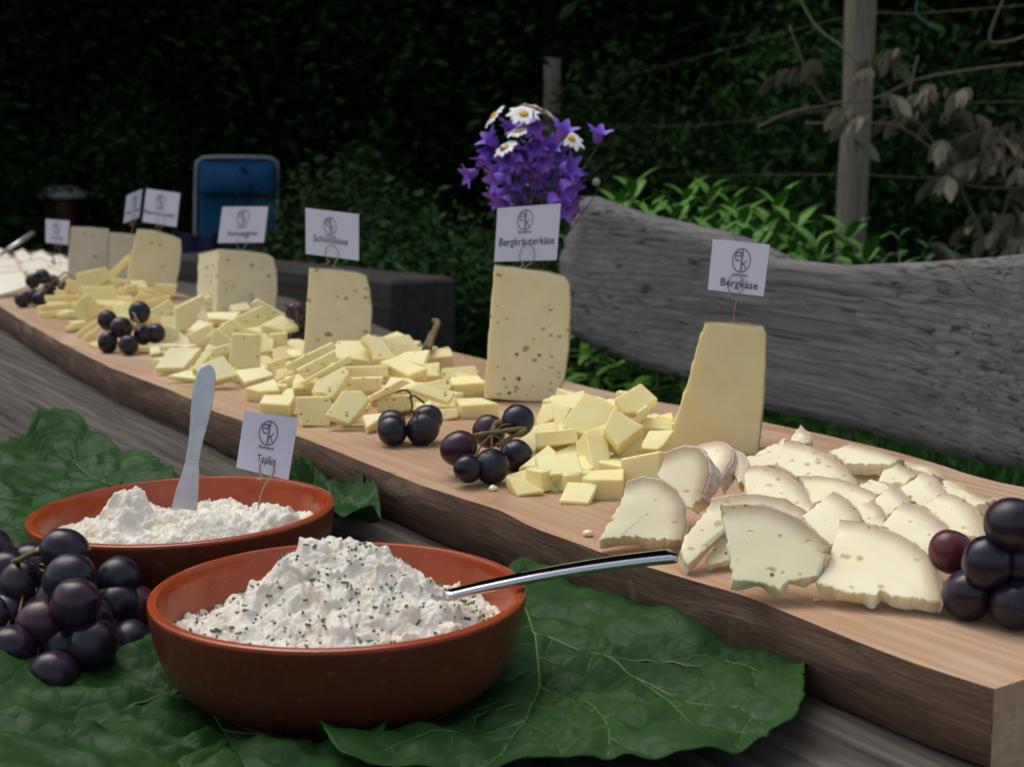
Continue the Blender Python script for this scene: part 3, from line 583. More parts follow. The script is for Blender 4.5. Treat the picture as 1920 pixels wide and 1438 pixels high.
sl = [
 (S1([(295,560),(440,520),(600,545),(720,630),(790,760),(812,940),(770,1062),(560,1055),(300,1025),(50,1060),(150,900),(250,720)]), (0,6), 1.0, 4.8, 1.3, 'quarter slice at the front left of the fan, above the spoon tip', 0),
 (S1([(615,320),(780,255),(900,265),(985,350),(1000,480),(960,620),(940,690),(840,795),(700,680),(560,512)]), (0,6), 1.7, 4.2, 1.3, 'upright slice with thick rind standing before the Bergkäse wedge, front of three', -32),
 (S1([(900,245),(1010,215),(1130,220),(1200,280),(1190,380),(1130,470),(1080,540),(1020,430),(960,330)]), (0,6), 2.3, 3.8, 1.3, 'upright slice with thick rind, middle of three before the Bergkäse wedge', -36),
 (S1([(1120,240),(1210,275),(1290,315),(1345,410),(1312,560),(1240,560),(1190,420)]), (0,4), 2.0, 3.6, 1.0, 'upright slice, rearmost of three before the Bergkäse wedge, mostly rind showing', -30),
 (S1([(1020,710),(1200,672),(1400,666),(1650,702),(1842,812),(1780,872),(1500,900),(1120,960),(1050,1030),(980,1090),(900,1200),(812,1282),(752,1150),(820,1000),(990,790)]), (0,4), .7, 5.4, .9, 'slice with a dark herb spot, tucked under the big front slice', 0),
 ([(1354,946),(1395,944),(1434,947),(1471,959),(1502,975),(1517,989),(1552,1016),(1556,1026),(1546,1051),(1535,1079),(1506,1088),(1480,1086),(1465,1105),(1416,1090),(1373,1088),(1368,1043),(1362,999)], (0,7), .9, 5.2, .9, 'big quarter slice with notched lower edge at the front middle of the fan', 0),
 (S2([(650,715),(750,720),(900,755),(1050,815),(1180,890),(1280,990),(1330,1100),(1350,1232),(1342,1285),(1180,1262),(1000,1242),(930,1202),(880,1247),(700,1217),(500,1162),(488,1130),(550,1030),(600,880)]), (0,8), .95, 5.6, .9, 'biggest quarter slice at the front right of the fan, beside the five grapes', 0),
 (S1([(970,1232),(1130,960),(1200,1000),(1190,1225),(1000,1276)]), None, .5, 2.8, .5, 'small torn triangle peeking out under the big front slice', 0),
 (S2([(380,692),(600,515),(690,570),(760,640),(802,717),(700,760),(640,860),(580,900)]), (1,4), 2.0, 4.6, .8, 'slice in the second row directly behind the notch between the two front slices', 0),
 (S2([(760,622),(860,575),(930,630),(972,702),(930,760),(800,730)]), (1,3), 2.3, 3.4, .7, 'small visible slice corner in the middle of the second row', 0),
 (S2([(930,752),(1080,585),(1200,620),(1330,710),(1412,792),(1420,900),(1290,1000),(1180,900),(1050,820)]), (1,4), 1.9, 4.8, .8, 'slice with one open hole, second row left of the red grape', 0),
 (S2([(1210,612),(1370,520),(1480,560),(1570,620),(1632,722),(1660,830),(1560,840),(1430,800),(1330,710)]), (1,5), 2.3, 4.6, .8, 'slice directly behind the red grape, right end of the third row', 0),
 (S2([(880,572),(1010,470),(1100,540),(1152,592),(1080,600),(970,700)]), (1,3), 2.6, 3.6, .7, 'slice corner peeking above the middle of the fan', 0),
 (S2([(360,412),(500,410),(640,430),(780,480),(912,540),(880,580),(760,630),(690,590),(590,540),(460,610),(420,500)]), (0,4), 2.7, 4.2, .8, 'long slice with a round hole crossing the middle of the fan', 0),
 (S2([(20,540),(130,340),(260,390),(350,450),(430,540),(467,612),(410,660),(200,600)]), (1,5), 2.2, 4.8, .9, 'slice with three shallow holes right of the upright thick-rinded slices', 0),
 (S2([(-20,400),(20,345),(100,340),(140,360),(60,540),(0,560)]), (1,3), 1.9, 4.0, .8, 'narrow strip of a slice behind the one with three shallow holes', 0),
 (S2([(200,312),(270,170),(420,200),(560,260),(680,350),(772,462),(640,450),(360,425)]), (1,5), 3.0, 4.8, .8, 'large slice at the top of the fan below the rind tip', 0),
 (S2([(-10,290),(100,235),(280,150),(230,330),(130,345),(0,350)]), None, 2.5, 4.2, .8, 'crumbly slice at the back of the fan next to the Bergkäse wedge', 0),
 (S2([(290,165),(375,60),(445,140),(440,185),(340,180)]), (1,3), 3.3, 2.6, 1.2, 'rind tip of a slice pointing up at the very top of the fan', -20),
 (S2([(560,232),(650,215),(710,185),(900,232),(1082,297),(1010,330),(920,334),(700,325)]), (2,4), 3.6, 3.2, .9, 'slice arched over a gap at the back of the fan', 0),
 (S2([(930,392),(1050,325),(1172,402),(1090,470),(900,450)]), (1,2), 3.0, 3.6, .7, 'slice corner to the right of the arched gap', 0),
 (S2([(1060,492),(1230,385),(1310,430),(1372,520),(1210,622),(1150,600)]), (1,3), 2.7, 4.0, .8, 'slice with a pair of yellow holes at the back right of the fan', 0),
 (S2([(1060,330),(1080,300),(1300,345),(1372,432),(1250,400)]), (1,3), 3.0, 3.2, .7, 'pale slice edge on the back right rim of the fan', 0),
 (S2([(1360,440),(1480,460),(1580,540),(1722,582),(1570,622),(1480,572),(1370,532)]), (1,3), 2.4, 3.6, .7, 'flat slice sloping down towards the top grape', 0),
 (S2([(1590,610),(1720,555),(1782,582),(1680,650)]), (1,2), 2.0, 3.0, .6, 'slice corner just left of the top grape', 0),
 (S2([(770,480),(880,428),(960,470),(1000,480),(880,575)]), None, 2.6, 3.4, .7, 'torn slice piece in the shadow under the arched slice', 0),
 (S2([(640,330),(920,335),(960,420),(800,470),(700,400)]), None, 2.2, 4.5, .7, 'yellowish slice lying inside the arched gap', 0)]
for i, (p, arc, h, D, T, lab, yaw) in enumerate(sl):
    slice_thing('cheese_slice', p, arc, h, D, T, 'soft', 'soft cheese ' + lab, SG, yaw=yaw, seed=i * 3.1)
# pale slices at the far end
Fz = lambda p: z_((0, 440), 5.638, p)
far = [([(-60,400),(250,380),(282,540),(120,600),(-60,640)],(0,1),.6,5,.6,'large flat slice hanging towards the front edge at the far end'),
 ([(-60,330),(200,330),(262,402),(100,440),(-60,450)],(0,2),1.3,4,.7,'slice lying just above the large flat one at the far end'),
 ([(-60,232),(180,250),(222,352),(0,380),(-60,380)],(0,2),1.9,4,.7,'slice in the third layer at the far end of the board'),
 ([(-60,140),(0,138),(60,170),(112,242),(0,260),(-60,260)],(1,3),2.6,4,.8,'topmost slice cut off by the picture edge at the far end'),
 ([(150,182),(240,145),(332,222),(300,292),(190,270)],(0,2),2.3,3.6,.8,'curved slice right of the serving fork handle'),
 ([(340,192),(450,160),(562,242),(520,312),(330,270)],(0,2),2.0,3.6,.8,'curved slice in the middle of the far end row'),
 ([(560,222),(640,205),(742,272),(720,310),(600,320)],(0,2),1.7,3,.8,'small curved slice below the Graukäse card'),
 ([(210,292),(420,240),(562,302),(500,382),(240,390)],(0,2),1.4,4,.7,'slice in the middle layer at the far end'),
 ([(520,322),(760,282),(900,312),(1002,372),(700,430),(540,410)],(0,3),.8,4,.6,'slice nearest the pale holed wedges at the far end'),
 ([(280,392),(540,342),(722,402),(640,470),(300,440)],(0,2),.7,4,.6,'low slice behind the far grape bunch'),
 ([(60,470),(300,440),(560,470),(500,560),(150,560)],None,.1,4,.6,'bottom slice under the far grape bunch')]
for i, (p, arc, h, D, T, lab) in enumerate(far):
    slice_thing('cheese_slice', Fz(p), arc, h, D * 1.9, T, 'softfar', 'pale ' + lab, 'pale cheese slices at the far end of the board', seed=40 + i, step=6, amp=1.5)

# ------------------------------------------------------------------ upright wedges
def wedge(name, px, arc, T, mat, label, yaw=0, tilt=88, h=0.0, taper=.12, seed=0, rindmat='hrind', amp=1.2, step=14, rw=.0014):
    return slice_thing(name, px, arc, h, None, T, mat, label, 'cheese wedges standing along the back of the board', yaw=yaw, tilt=tilt, seed=seed, step=step, amp=amp, cat='cheese wedge', taper=taper, rindmat=rindmat, rw=rw)
wedge('cheese_wedge', [(1322,607),(1350,606),(1400,609),(1430,613),(1436,626),(1435,680),(1431,750),(1421,846),(1418,852),(1254,852),(1262,800),(1275,765),(1290,720),(1302,670),(1311,635)], (0,7), 4.5, 'bergkaese', 'smooth yellow wedge with concave side under the Bergkäse card', yaw=6, seed=61, amp=1.6)
wedge('cheese_wedge', [(927,498),(980,505),(1030,512),(1060,520),(1068,535),(1069,580),(1066,650),(1058,710),(1040,754),(980,752),(907,746),(914,660),(920,580)], (0,8), 4.0, 'krauter', 'tall herb flecked cheese wedge under the Bergkräuterkäse card', yaw=4, seed=62, amp=1.6)
wedge('cheese_wedge', [(580,503),(630,506),(668,511),(686,518),(693,545),(697,580),(694,640),(688,690),(640,692),(567,690),(571,640),(575,570)], (0,7), 4.5, 'schnitt', 'holed cheese wedge under the Schnittkäse card', yaw=5, seed=63)
wedge('cheese_wedge', [(410,468),(460,471),(500,477),(513,484),(519,510),(520,545),(514,590),(510,606),(404,606),(407,540)], (0,6), 6.5, 'stoan', 'broad wedge with many small holes under the Stoaneggner card', yaw=34, seed=64)
wedge('cheese_wedge', [(258,430),(290,433),(325,443),(339,450),(340,470),(335,510),(326,560),(232,556),(240,510),(250,460)], (0,5), 5.0, 'pepe', 'yellow wedge with a red chilli speck under the Peperoncinokäse card', yaw=8, seed=65)
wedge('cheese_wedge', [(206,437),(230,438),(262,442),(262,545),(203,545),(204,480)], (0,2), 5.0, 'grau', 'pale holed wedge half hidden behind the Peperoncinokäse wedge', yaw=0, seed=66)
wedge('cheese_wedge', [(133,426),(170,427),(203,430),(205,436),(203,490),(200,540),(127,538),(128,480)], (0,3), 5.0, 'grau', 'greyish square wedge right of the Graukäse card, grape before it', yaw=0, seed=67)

# ------------------------------------------------------------------ name cards on wire clips
def text_mesh(s, size=1.0):
    cu = bpy.data.curves.new('t', 'FONT'); cu.body = s; cu.size = size; cu.align_x = 'CENTER'; cu.resolution_u = 3; cu.offset = .004
    o = bpy.data.objects.new('t', cu); COL.objects.link(o); dg = bpy.context.evaluated_depsgraph_get(); dg.update()
    me = bpy.data.meshes.new_from_object(o.evaluated_get(dg)); bpy.data.objects.remove(o); bpy.data.curves.remove(cu); return me
CAPH = max(v.co.y for v in text_mesh('H').vertices)
def strip2d(pts, w):
    V, F = [], []
    for i, p in enumerate(pts):
        a = Vector(pts[max(i - 1, 0)]); b = Vector(pts[min(i + 1, len(pts) - 1)]); d = (b - a).normalized(); q = Vector((-d.y, d.x)) * w / 2; p = Vector(p)
        V += [(p + q)[:], (p - q)[:]]
    for i in range(len(pts) - 1): F.append((2 * i, 2 * i + 1, 2 * i + 3, 2 * i + 2))
    return V, F
def name_card(corn, depth, word, label, logo=(.5, .33, .40), txt=(.5, .80, .16, .7), clip=(.5, .95), foot=None, yaw=0, blur=False):
    """corn: TL TR BR BL in photo pixels, depth: distance (y) of the card; card plane stands upright, turned by yaw"""
    cx = sum(p[0] for p in corn) / 4; cy = sum(p[1] for p in corn) / 4; P = aty(cx, cy, depth)
    a = Matrix.Rotation(R(yaw), 3, 'Z') @ Vector((-P.x, -P.y, 0)).normalized(); n = (a + Vector((0, 0, .05))).normalized()
    Q = [onplane(x, y, P, n) for x, y in corn]; root = empty('name_card', P)
    def at(u, v, d=0):                       # u right, v down
        return (Q[0] * (1 - u) + Q[1] * u) * (1 - v) + (Q[3] * (1 - u) + Q[2] * u) * v + n * d - P
    W = ((Q[1] - Q[0]).length + (Q[2] - Q[3]).length) / 2; H = ((Q[3] - Q[0]).length + (Q[2] - Q[1]).length) / 2
    V, F = [], []; k = 6
    for d in (0, -.0004):
        for j in range(k + 1):
            for i in range(k + 1): V.append(at(i / k, j / k, d + .0006 * math.sin(i / k * 3.1)))
    s = (k + 1) ** 2
    for j in range(k):
        for i in range(k): q = j * (k + 1) + i; F.append((q, q + k + 1, q + k + 2, q + 1)); F.append((s + q, s + q + 1, s + q + k + 2, s + q + k + 1))
    rim = [i for i in range(k + 1)] + [j * (k + 1) + k for j in range(1, k + 1)] + [k * (k + 1) + i for i in range(k - 1, -1, -1)] + [j * (k + 1) for j in range(k - 1, 0, -1)]
    for i in range(len(rim)): x, y = rim[i], rim[(i + 1) % len(rim)]; F.append((x, y, s + y, s + x))
    paper = link('paper', fixnormals(pymesh('paper', V, F)), M['paper'], root)
    EPS = .0009
    # emblem: an ellipse holding the letters e, l, k
    lu, lv, lh = logo; ry = lh / 2; rx = ry * H / W * .76
    EV, EF = [], []
    def add(pts, w_):
        v2, f2 = strip2d(pts, w_); b = len(EV)
        for (x, y) in v2: EV.append(at(lu + x * rx, lv - y * ry, EPS + .00002 * len(EF) % .0001))
        EF.extend([tuple(i + b for i in f) for f in f2])
    add([(math.cos(a_ * math.pi / 24), math.sin(a_ * math.pi / 24)) for a_ in range(49)], .085)
    add([(-.68, .36), (-.08, .36)], .08)
    add([(-.36 + .36 * math.cos(R(q)), .32 + .38 * math.sin(R(q))) for q in range(5, 316, 15)], .09)
    add([(-.02, .9), (-.02, -.9)], .07); add([(.12, .9), (.12, -.9)], .07)
    add([(.14, -.36), (.62, .06)], .08); add([(.28, -.22), (.58, -.74)], .08)
    add([(-.9, -1.32), (.9, -1.32)], .04)
    link('emblem', pymesh('emblem', EV, EF), M['ink'], paper)
    def lettering(nm, s_, u, v, hgt, wid):
        me = text_mesh(s_); co = np.array([q.co[:] for q in me.vertices]); x0, x1 = co[:, 0].min(), co[:, 0].max()
        sx = wid / (x1 - x0); sy = hgt / CAPH
        for q in me.vertices: q.co = at(u + (q.co.x - (x0 + x1) / 2) * sx, v - q.co.y * sy, EPS)
        me.update(); link(nm, me, M['ink'], paper)
    lettering('small_lettering', 'Eberlkäserei', lu, lv + ry * 1.27, .035, rx * 1.7)
    u, v, hg, wd = txt; lettering('lettering', word, u, v, hg, wd)
    # wire clip: loop in front, tail behind, stem to the foot
    cu_, cv = clip; lr = .0085 * min(1.25, W / .045)
    loop = []
    c0 = at(cu_, cv, 0); ex = (at(cu_ + .1, cv) - at(cu_, cv)).normalized(); ey = (at(cu_, cv - .1) - at(cu_, cv)).normalized()
    for q in range(-60, 250, 18):
        a_ = R(q); loop.append(c0 + ex * math.cos(a_) * lr * .72 + ey * math.sin(a_) * lr + n * .0018)
    ft = (aty(foot[0], foot[1], depth + foot[2]) - P) if foot else c0 - ey * .04
    stem = [ft - ey * .012, ft, ft.lerp(loop[0], .55) - ex * .001, loop[0]]
    back = [loop[-1], c0 - ex * lr * .75 - ey * lr * 1.25 - n * .001]
    tube('wire_clip', spline(stem + loop[1:] + back[1:], 3), .00055, M['wire'], root, 6)
    tag(root, label, 'name card', 'printed name cards on wire clips'); return root
name_card([(1336.6,448.3),(1443.7,459),(1431.5,555.8),(1327,543)], 1.205, 'Bergkäse', 'white card reading Bergkäse on a wire clip', (.54,.36,.45), (.55,.885,.15,.66), (.49,.83), (1375,605,.008), -6)
name_card([(932.9,390.7),(1051.8,381.7),(1043.7,487.8),(926.8,491)], 1.475, 'Bergkräuterkäse', 'white card reading Bergkräuterkäse on a wire clip before the bouquet', (.45,.25,.36), (.50,.71,.14,.88), (.52,.89), (982,505,.008), 4)
name_card([(572.6,390),(673,402),(673,489),(573.3,476)], 1.715, 'Schnittkäse', 'white card reading Schnittkäse on a wire clip', (.46,.33,.36), (.47,.70,.14,.64), (.49,.93), (626,507,.008), 0)
name_card([(417,388),(503,387.5),(495,455),(408,456)], 2.20, 'Stoaneggner', 'white card reading Stoaneggner before the blue chair', (.48,.30,.42), (.52,.80,.14,.66), (.52,.98), (453,472,.02), 0)
name_card([(274.5,354),(338,362.5),(331,426),(267,416)], 2.56, 'Peperoncinokäse', 'white card reading Peperoncinokäse on a wire clip', (.46,.32,.38), (.46,.74,.12,.88), (.52,.9), (298,434,.015), 0)
name_card([(238,367),(267,354.5),(261,408),(232,419)], 2.80, 'Bauernkäse', 'narrow looking white card turned sideways left of the Peperoncinokäse card', (.55,.3,.36), (.5,.72,.12,.8), (.6,.98), (247,440,.02), 50)
name_card([(85.5,411),(130,414.5),(128,459.5),(85.5,455)], 2.95, 'Graukäse', 'leftmost white name card above the pale far slices', (.48,.33,.42), (.5,.80,.12,.55), (.55,.98), (113,490,.0), 0)

# ------------------------------------------------------------------ grapes
def sphere_me(seed, r=.0133):
    bm = bmesh.new(); bmesh.ops.create_uvsphere(bm, u_segments=32, v_segments=20, radius=r)
    for v in bm.verts:
        d = v.co.normalized(); v.co *= 1 + .035 * noise.noise(d * 1.3 + Vector((seed, 0, 0))) + .012 * noise.noise(d * 3.5 + Vector((0, seed, 0))); v.co.z *= 1.05
        if d.z < -.985: v.co *= .965
    me = bpy.data.meshes.new('grape'); bm.to_mesh(me); bm.free(); me.materials.append(M['grape']); me.polygons.foreach_set('use_smooth', [True] * len(me.polygons)); return me
GRS = [sphere_me(k * 3.7) for k in range(5)]
gr_ = M['grape'].copy(); gr_.name = 'red_grape_skin'; M['grapered'] = gr_
for q, cc_ in zip([nd for nd in gr_.node_tree.nodes if nd.type == 'VALTORGB'][0].color_ramp.elements, [(.08, .009, .014), (.10, .011, .016), (.12, .013, .018), (.14, .015, .02)]): q.color = (*cc_, 1)
GRED = GRS[1].copy(); GRED.materials.clear(); GRED.materials.append(gr_)
def bunch(cs, label, stems=(), hub=None, scale=1.0, r0=.0012):
    """cs: (px, py, z, scale) grape centres; stems: polylines of (px, py, z)"""
    pts = [atz(c[0], c[1], c[2]) for c in cs]; base = sum(pts, Vector()) / len(pts); base.z = min(p.z for p in pts) - .013
    root = empty('grape_bunch', base); h = None
    if hub: h = atz(*hub) - base
    else: h = sum(pts, Vector()) / len(pts) - base
    stk = []
    for i, (p, c) in enumerate(zip(pts, cs)):
        o = link('grape', GRED if len(c) > 4 else GRS[rnd.randrange(5)], None, root, p - base); s = (c[3] if len(c) > 3 else 1.0) * scale
        o.scale = (s * rnd.uniform(.97, 1.03), s * rnd.uniform(.97, 1.03), s * rnd.uniform(.98, 1.06)); o.rotation_euler = (rnd.uniform(-1.6, 1.6), rnd.uniform(-1.2, 1.2), rnd.uniform(0, 6))
        q = p - base; d = (h - q); d = d.normalized() if d.length > 1e-5 else Vector((0, 0, 1))
        mid = q.lerp(h, .6) + Vector((0, 0, .003)); stk.append([q + d * .0125 * s, mid, h])
    first = None
    for st in stems:
        pl = [atz(*p) - base for p in st]; sp_ = spline(pl, 5); q = tube('stem', sp_, [r0 * (1.5 + .6 * noise.noise(p * 200)) for p in sp_], M['gstem'], root, 7); first = first or q
    for k_ in stk: tube('stalk', spline(k_, 4), .0008, M['gstem'], first or root, 6)
    tag(root, label, 'grapes', 'dark grape bunches set between the cheeses'); return root
def gz(off, s, l): return [(off[0] + q[0] / s, off[1] + q[1] / s, *q[2:]) for q in l]
bunch(gz((0, 960), 4.228, [(515,310,.066),(545,520,.058),(600,715,.050),(170,570,.046),(-75,310,.06),(940,530,.046),(925,740,.033),(1060,745,.030,1,1),(330,880,.036),(90,1090,.026),(740,1040,.028),(430,1290,.016),(1030,1030,.016),(700,870,.036),(470,700,.040),(250,720,.034),(60,820,.03),(500,1080,.022),(250,1130,.018),(850,900,.022),(1090,880,.018),(60,480,.05),(250,420,.05),(380,420,.05),(-60,850,.03),(640,1200,.014,.95),(-60,1250,.014)]), 'big bunch of dark grapes on the leaves in the left foreground', [gz((0, 960), 4.228, [(310, 320, .064), (230, 335, .066), (150, 380, .062), (90, 395, .058), (-60, 420, .055)])], hub=(60, 1060, .05))
bunch(gz((1400, 780), 3.687, [(1415,940,.076,.90,1),(1665,1010,.080,.98),(1835,745,.101,1.04),(1530,1235,.0595),(1860,1300,.0595),(1920,1000,.08),(1760,1180,.061)]), 'grape bunch with one red grape at the near right end of the board', hub=(1865, 1060, .07))
bunch(gz((800, 560), 2.995, [(180,840,.069,1.05),(365,940,.0595),(500,880,.0595),(512,685,.084),(350,745,.074),(228,955,.0595,.8)]), 'bunch of six dark grapes with thick stem beside the Bergkäse heap', [gz((800, 560), 2.995, [(270, 768, .083), (380, 750, .086), (490, 735, .088), (560, 728, .088)]), gz((800, 560), 2.995, [(395, 830, .075), (470, 780, .082), (565, 735, .088)]), gz((800, 560), 2.995, [(370, 745, .086), (385, 700, .09), (415, 690, .09)])], hub=(922, 815, .08))
bunch(gz((680, 620), 7.11, [(395,1330,.0595),(800,1315,.0595,1.05),(390,1245,.062,.95),(860,1180,.066,.98)]), 'four dark grapes with a thin curled stem before the herb heap', [gz((680, 620), 7.11, [(640, 1080, .078), (660, 1000, .084), (640, 900, .092), (680, 868, .094), (740, 900, .092), (820, 965, .086)]), gz((680, 620), 7.11, [(500, 1110, .074), (560, 1080, .077), (640, 1070, .078), (760, 1080, .077)]), gz((680, 620), 7.11, [(650, 870, .094), (600, 800, .099), (520, 795, .099), (440, 820, .095)])], hub=(772, 772, .077), r0=.0007)
bunch(gz((0, 440), 5.638, [(1140,910,.083),(1280,985,.078,1.08),(1475,820,.098,1.05),(1515,1065,.066),(1640,1045,.068),(1140,1140,.0595),(1360,1165,.0595,.95)]), 'bunch of seven dark grapes before the Stoaneggner heap', [gz((0, 440), 5.638, [(1400, 960, .09), (1430, 860, .1), (1400, 830, .102)]), gz((0, 440), 5.638, [(1420, 850, .1), (1470, 930, .094), (1530, 950, .09)])], hub=(252, 600, .085), r0=.0009)
bunch(gz((0, 440), 5.638, [(235,690,.0595),(420,680,.0595),(330,650,.062),(350,490,.085),(445,445,.09,1.05),(560,490,.08,.9),(670,545,.066,.8),(520,600,.062)]), 'small dark grape cluster at the far left near the pale slices', [gz((0, 440), 5.638, [(600, 465, .088), (660, 420, .093), (705, 400, .095), (790, 470, .086)]), gz((0, 440), 5.638, [(610, 470, .087), (640, 520, .08), (640, 560, .074)])], hub=(106, 523, .085))
bunch(gz((480, 440), 4.174, [(320,605,.099,1.1),(345,800,.066),(300,760,.066),(370,690,.085)]), 'dark grapes half hidden left of the Schnittkäse wedge', [gz((480, 440), 4.174, [(270, 590, .1), (240, 560, .108), (215, 540, .112)]), gz((480, 440), 4.174, [(310, 570, .11), (300, 545, .115), (298, 525, .118)])], hub=(556, 590, .1))
bunch(gz((0, 440), 5.638, [(970,325,.075,.95),(1040,380,.066,.9)]), 'single dark grape showing before the greyish square wedge', [gz((0, 440), 5.638, [(1040, 300, .08), (950, 250, .095), (900, 180, .11)]), gz((0, 440), 5.638, [(950, 250, .095), (880, 285, .085)])], hub=(178, 490, .08))
bunch([(768, 684, .0595), (786, 688, .0595)], 'dry forked grape stem rising behind the herb cheese heap', [[(796, 655, .076), (806, 632, .087), (818, 612, .097), (819, 602, .101)], [(805, 655, .077), (812, 632, .087), (822, 606, .1), (812, 601, .102)]], hub=(800, 662, .072), r0=.0022)

# ------------------------------------------------------------------ bowls with curd
RB = .100
prof = [(x * 1.0, z * .86) for x, z in [(.0, .0), (.062, .0), (.070, .002), (.085, .014), (.0940, .030), (.0982, .048), (.0995, .0625), (.0985, .0650), (.0962, .0652), (.0945, .0635), (.0925, .048), (.088, .031), (.078, .016), (.060, .0085), (.0, .007)]]
def smooth_prof(p):
    s = spline([(x, 0, z) for x, z in p], 4); return [(max(0, q.x), q.z) for q in s]
BP = smooth_prof(prof)
BME = fixnormals(pymesh('bowl', *lathe_geo(BP, 96)))
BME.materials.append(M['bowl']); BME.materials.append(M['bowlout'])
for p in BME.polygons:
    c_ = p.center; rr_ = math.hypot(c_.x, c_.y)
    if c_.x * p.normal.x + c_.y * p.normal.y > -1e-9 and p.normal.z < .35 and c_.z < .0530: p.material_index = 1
BH = .0561
def bowl(px, py, zb, label, rx=0, ry=0):
    P = atz(px, py, zb + BH); P.z = zb
    o = link('clay_bowl', BME, M['bowl'], loc=P, smooth=True); o.rotation_euler = (rx, ry, 0)
    tag(o, label, 'bowl', 'brown clay bowls in the foreground'); return o
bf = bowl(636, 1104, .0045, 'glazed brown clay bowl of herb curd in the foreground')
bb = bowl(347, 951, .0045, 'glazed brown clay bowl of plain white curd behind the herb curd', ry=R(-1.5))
def curd(name, b, bumps, base, mat, label, seed, edge=.0925, lump=.0068, res=(150, 420)):
    nr, na = res; V, F = [], []; o0 = b.location
    def hgt(x, y):
        z = base
        for (bx, by, s, hh) in bumps: z += hh * math.exp(-(((x - bx) ** 2 + (y - by) ** 2) / (2 * s * s)) ** 1.5)
        return z
    for i in range(nr + 1):
        r = edge * (i / nr)
        for j in range(na):
            a = 2 * math.pi * j / na; x, y = r * math.cos(a), r * math.sin(a)
            z = hgt(x, y); p = Vector((x, y, z * .8)) * 1.0
            wob = Vector((noise.noise(p * 90 + Vector((seed, 0, 0))), noise.noise(p * 90 + Vector((0, seed, 7))), 0)) * .006
            d1 = noise.voronoi((p + wob) * 62 + Vector((seed, seed, 0)))[0]; d2 = noise.voronoi((p + wob) * 170 + Vector((0, seed, 3)))[0]; d3 = noise.voronoi(p * 420)[0]
            am = min(1.0, (edge - r) / .006 + .25)
            z += am * (lump * .8 * (.75 - d1[0] * 1.2) + lump * .75 * (.55 - d2[0]) + lump * .32 * (.5 - d3[0]) + lump * .9 * fb(p, s=38, seed=seed))
            k = am * lump * .55; V.append((x + k * noise.noise(p * 120 + Vector((9, 0, seed))), y + k * noise.noise(p * 120 + Vector((0, 19, seed))), z))
    for i in range(nr):
        for j in range(na):
            jn = (j + 1) % na; F.append((i * na + j, (i + 1) * na + j, (i + 1) * na + jn, i * na + jn))
    me = npmesh(name, V, F); o = link(name, me, M[mat], loc=o0, smooth=True); tag(o, label, 'curd cheese'); return o, V
# bump offsets in bowl coordinates (x right, y away)
hb = [(-.002, .004, .034, .017), (-.006, .010, .021, .016), (.010, .014, .013, .006), (-.014, .012, .010, .006), (-.036, .004, .016, .008), (.050, -.010, .022, .009), (.028, -.018, .03, .006), (-.052, -.018, .018, .004), (.034, .010, .016, .006)]
hc, HV = curd('herb_curd', bf, hb, .0352, 'hcurd', 'mound of crumbly white curd flecked with green chives', 2.0, edge=.0925)
tb = [(-.038, -.010, .012, .018), (-.030, -.022, .022, .008), (-.022, -.010, .010, .006), (.0, -.020, .022, .007), (.035, .0, .028, .009), (.062, .005, .013, .008), (.03, -.03, .02, .005), (-.062, -.03, .016, .003)]
tc, TV = curd('plain_curd', bb, tb, .0362, 'curd', 'crumbly plain white curd with the butter knife stuck in', 5.0, edge=.0925)
# chives: small cut rings scattered over the mound
cv, cf = [], []
HG = {}
for q in HV: HG.setdefault((int(q[0] / .0022), int(q[1] / .0022)), q)
HL = list(HG.values())
for q in range(800):
    p = Vector(HL[rnd.randrange(len(HL))])
    if p.length < 1e-4 or p.xy.length > .089: continue
    d = Vector((rnd.uniform(-1, 1), rnd.uniform(-1, 1), rnd.uniform(-.5, .5))).normalized(); l = rnd.choice([.0007, .001, .0014, .002, .003]); v, f = tube_geo([p - d * l * .6 + Vector((0, 0, .0004)), p + d * l * .6 + Vector((0, 0, .0004))], rnd.uniform(.0003, .0008), 5)
    b_ = len(cv); cv += v; cf += [tuple(i + b_ for i in g) for g in f]
tag(link('chives', pymesh('chives', cv, cf), M['chive'], hc), kind='stuff')
# Topfen card, knife, spoon
name_card([(458.5,769.7),(559.3,785),(540.8,899.8),(443,876.5)], .955, 'Topfen', 'white card reading Topfen on a wire clip in the back bowl', (.49,.31,.40), (.53,.82,.13,.35), (.56,.90), (487,936,-.004), 8)
kz = lambda p: z_((0, 680), 2.739, p)
kd = aty(360, 870, .905)
def flat_part(name, px, P, n, T, mat, parent, bev):
    pts = [onplane(x, y, P, n) for x, y in px]; o_ = parent.location
    c = [p - o_ + n * T / 2 for p in pts]; d = [p - o_ - n * T / 2 for p in pts]; k = len(c)
    me = fixnormals(pymesh(name, c + d, [tuple(range(k)), tuple(range(2 * k - 1, k - 1, -1))] + [(i, (i + 1) % k, k + (i + 1) % k, k + i) for i in range(k)]))
    if bev: bevelled(me, bev, 2)
    return link(name, me, M[mat], parent, smooth=False)
kn = empty('butter_knife', kd); kn_n = (Vector((.25, -1, .12))).normalized()
hp = kz([(950,512),(965,430),(973,340),(978,260),(986,190),(1000,95),(1015,50),(1035,22),(1065,8),(1090,18),(1104,45),(1108,90),(1100,160),(1085,240),(1062,330),(1038,420),(1022,512)])
hpx = [(v.x, v.y) for v in spline([(x, y, 0) for x, y in hp], 2)]
flat_part('handle', hpx, kd, kn_n, .0048, 'knife', kn, .0016)
flat_part('blade', kz([(951,510),(1021,510),(1023,560),(1020,650),(1012,760),(880,745),(905,650),(930,580)]), kd, kn_n, .0013, 'knife', kn, .0003)
tag(kn, 'steel butter knife stuck upright in the plain curd', 'knife')
p0 = aty(835, 1107, .720); p1 = aty(1262, 1030, .772); sn = empty('spoon', p0)
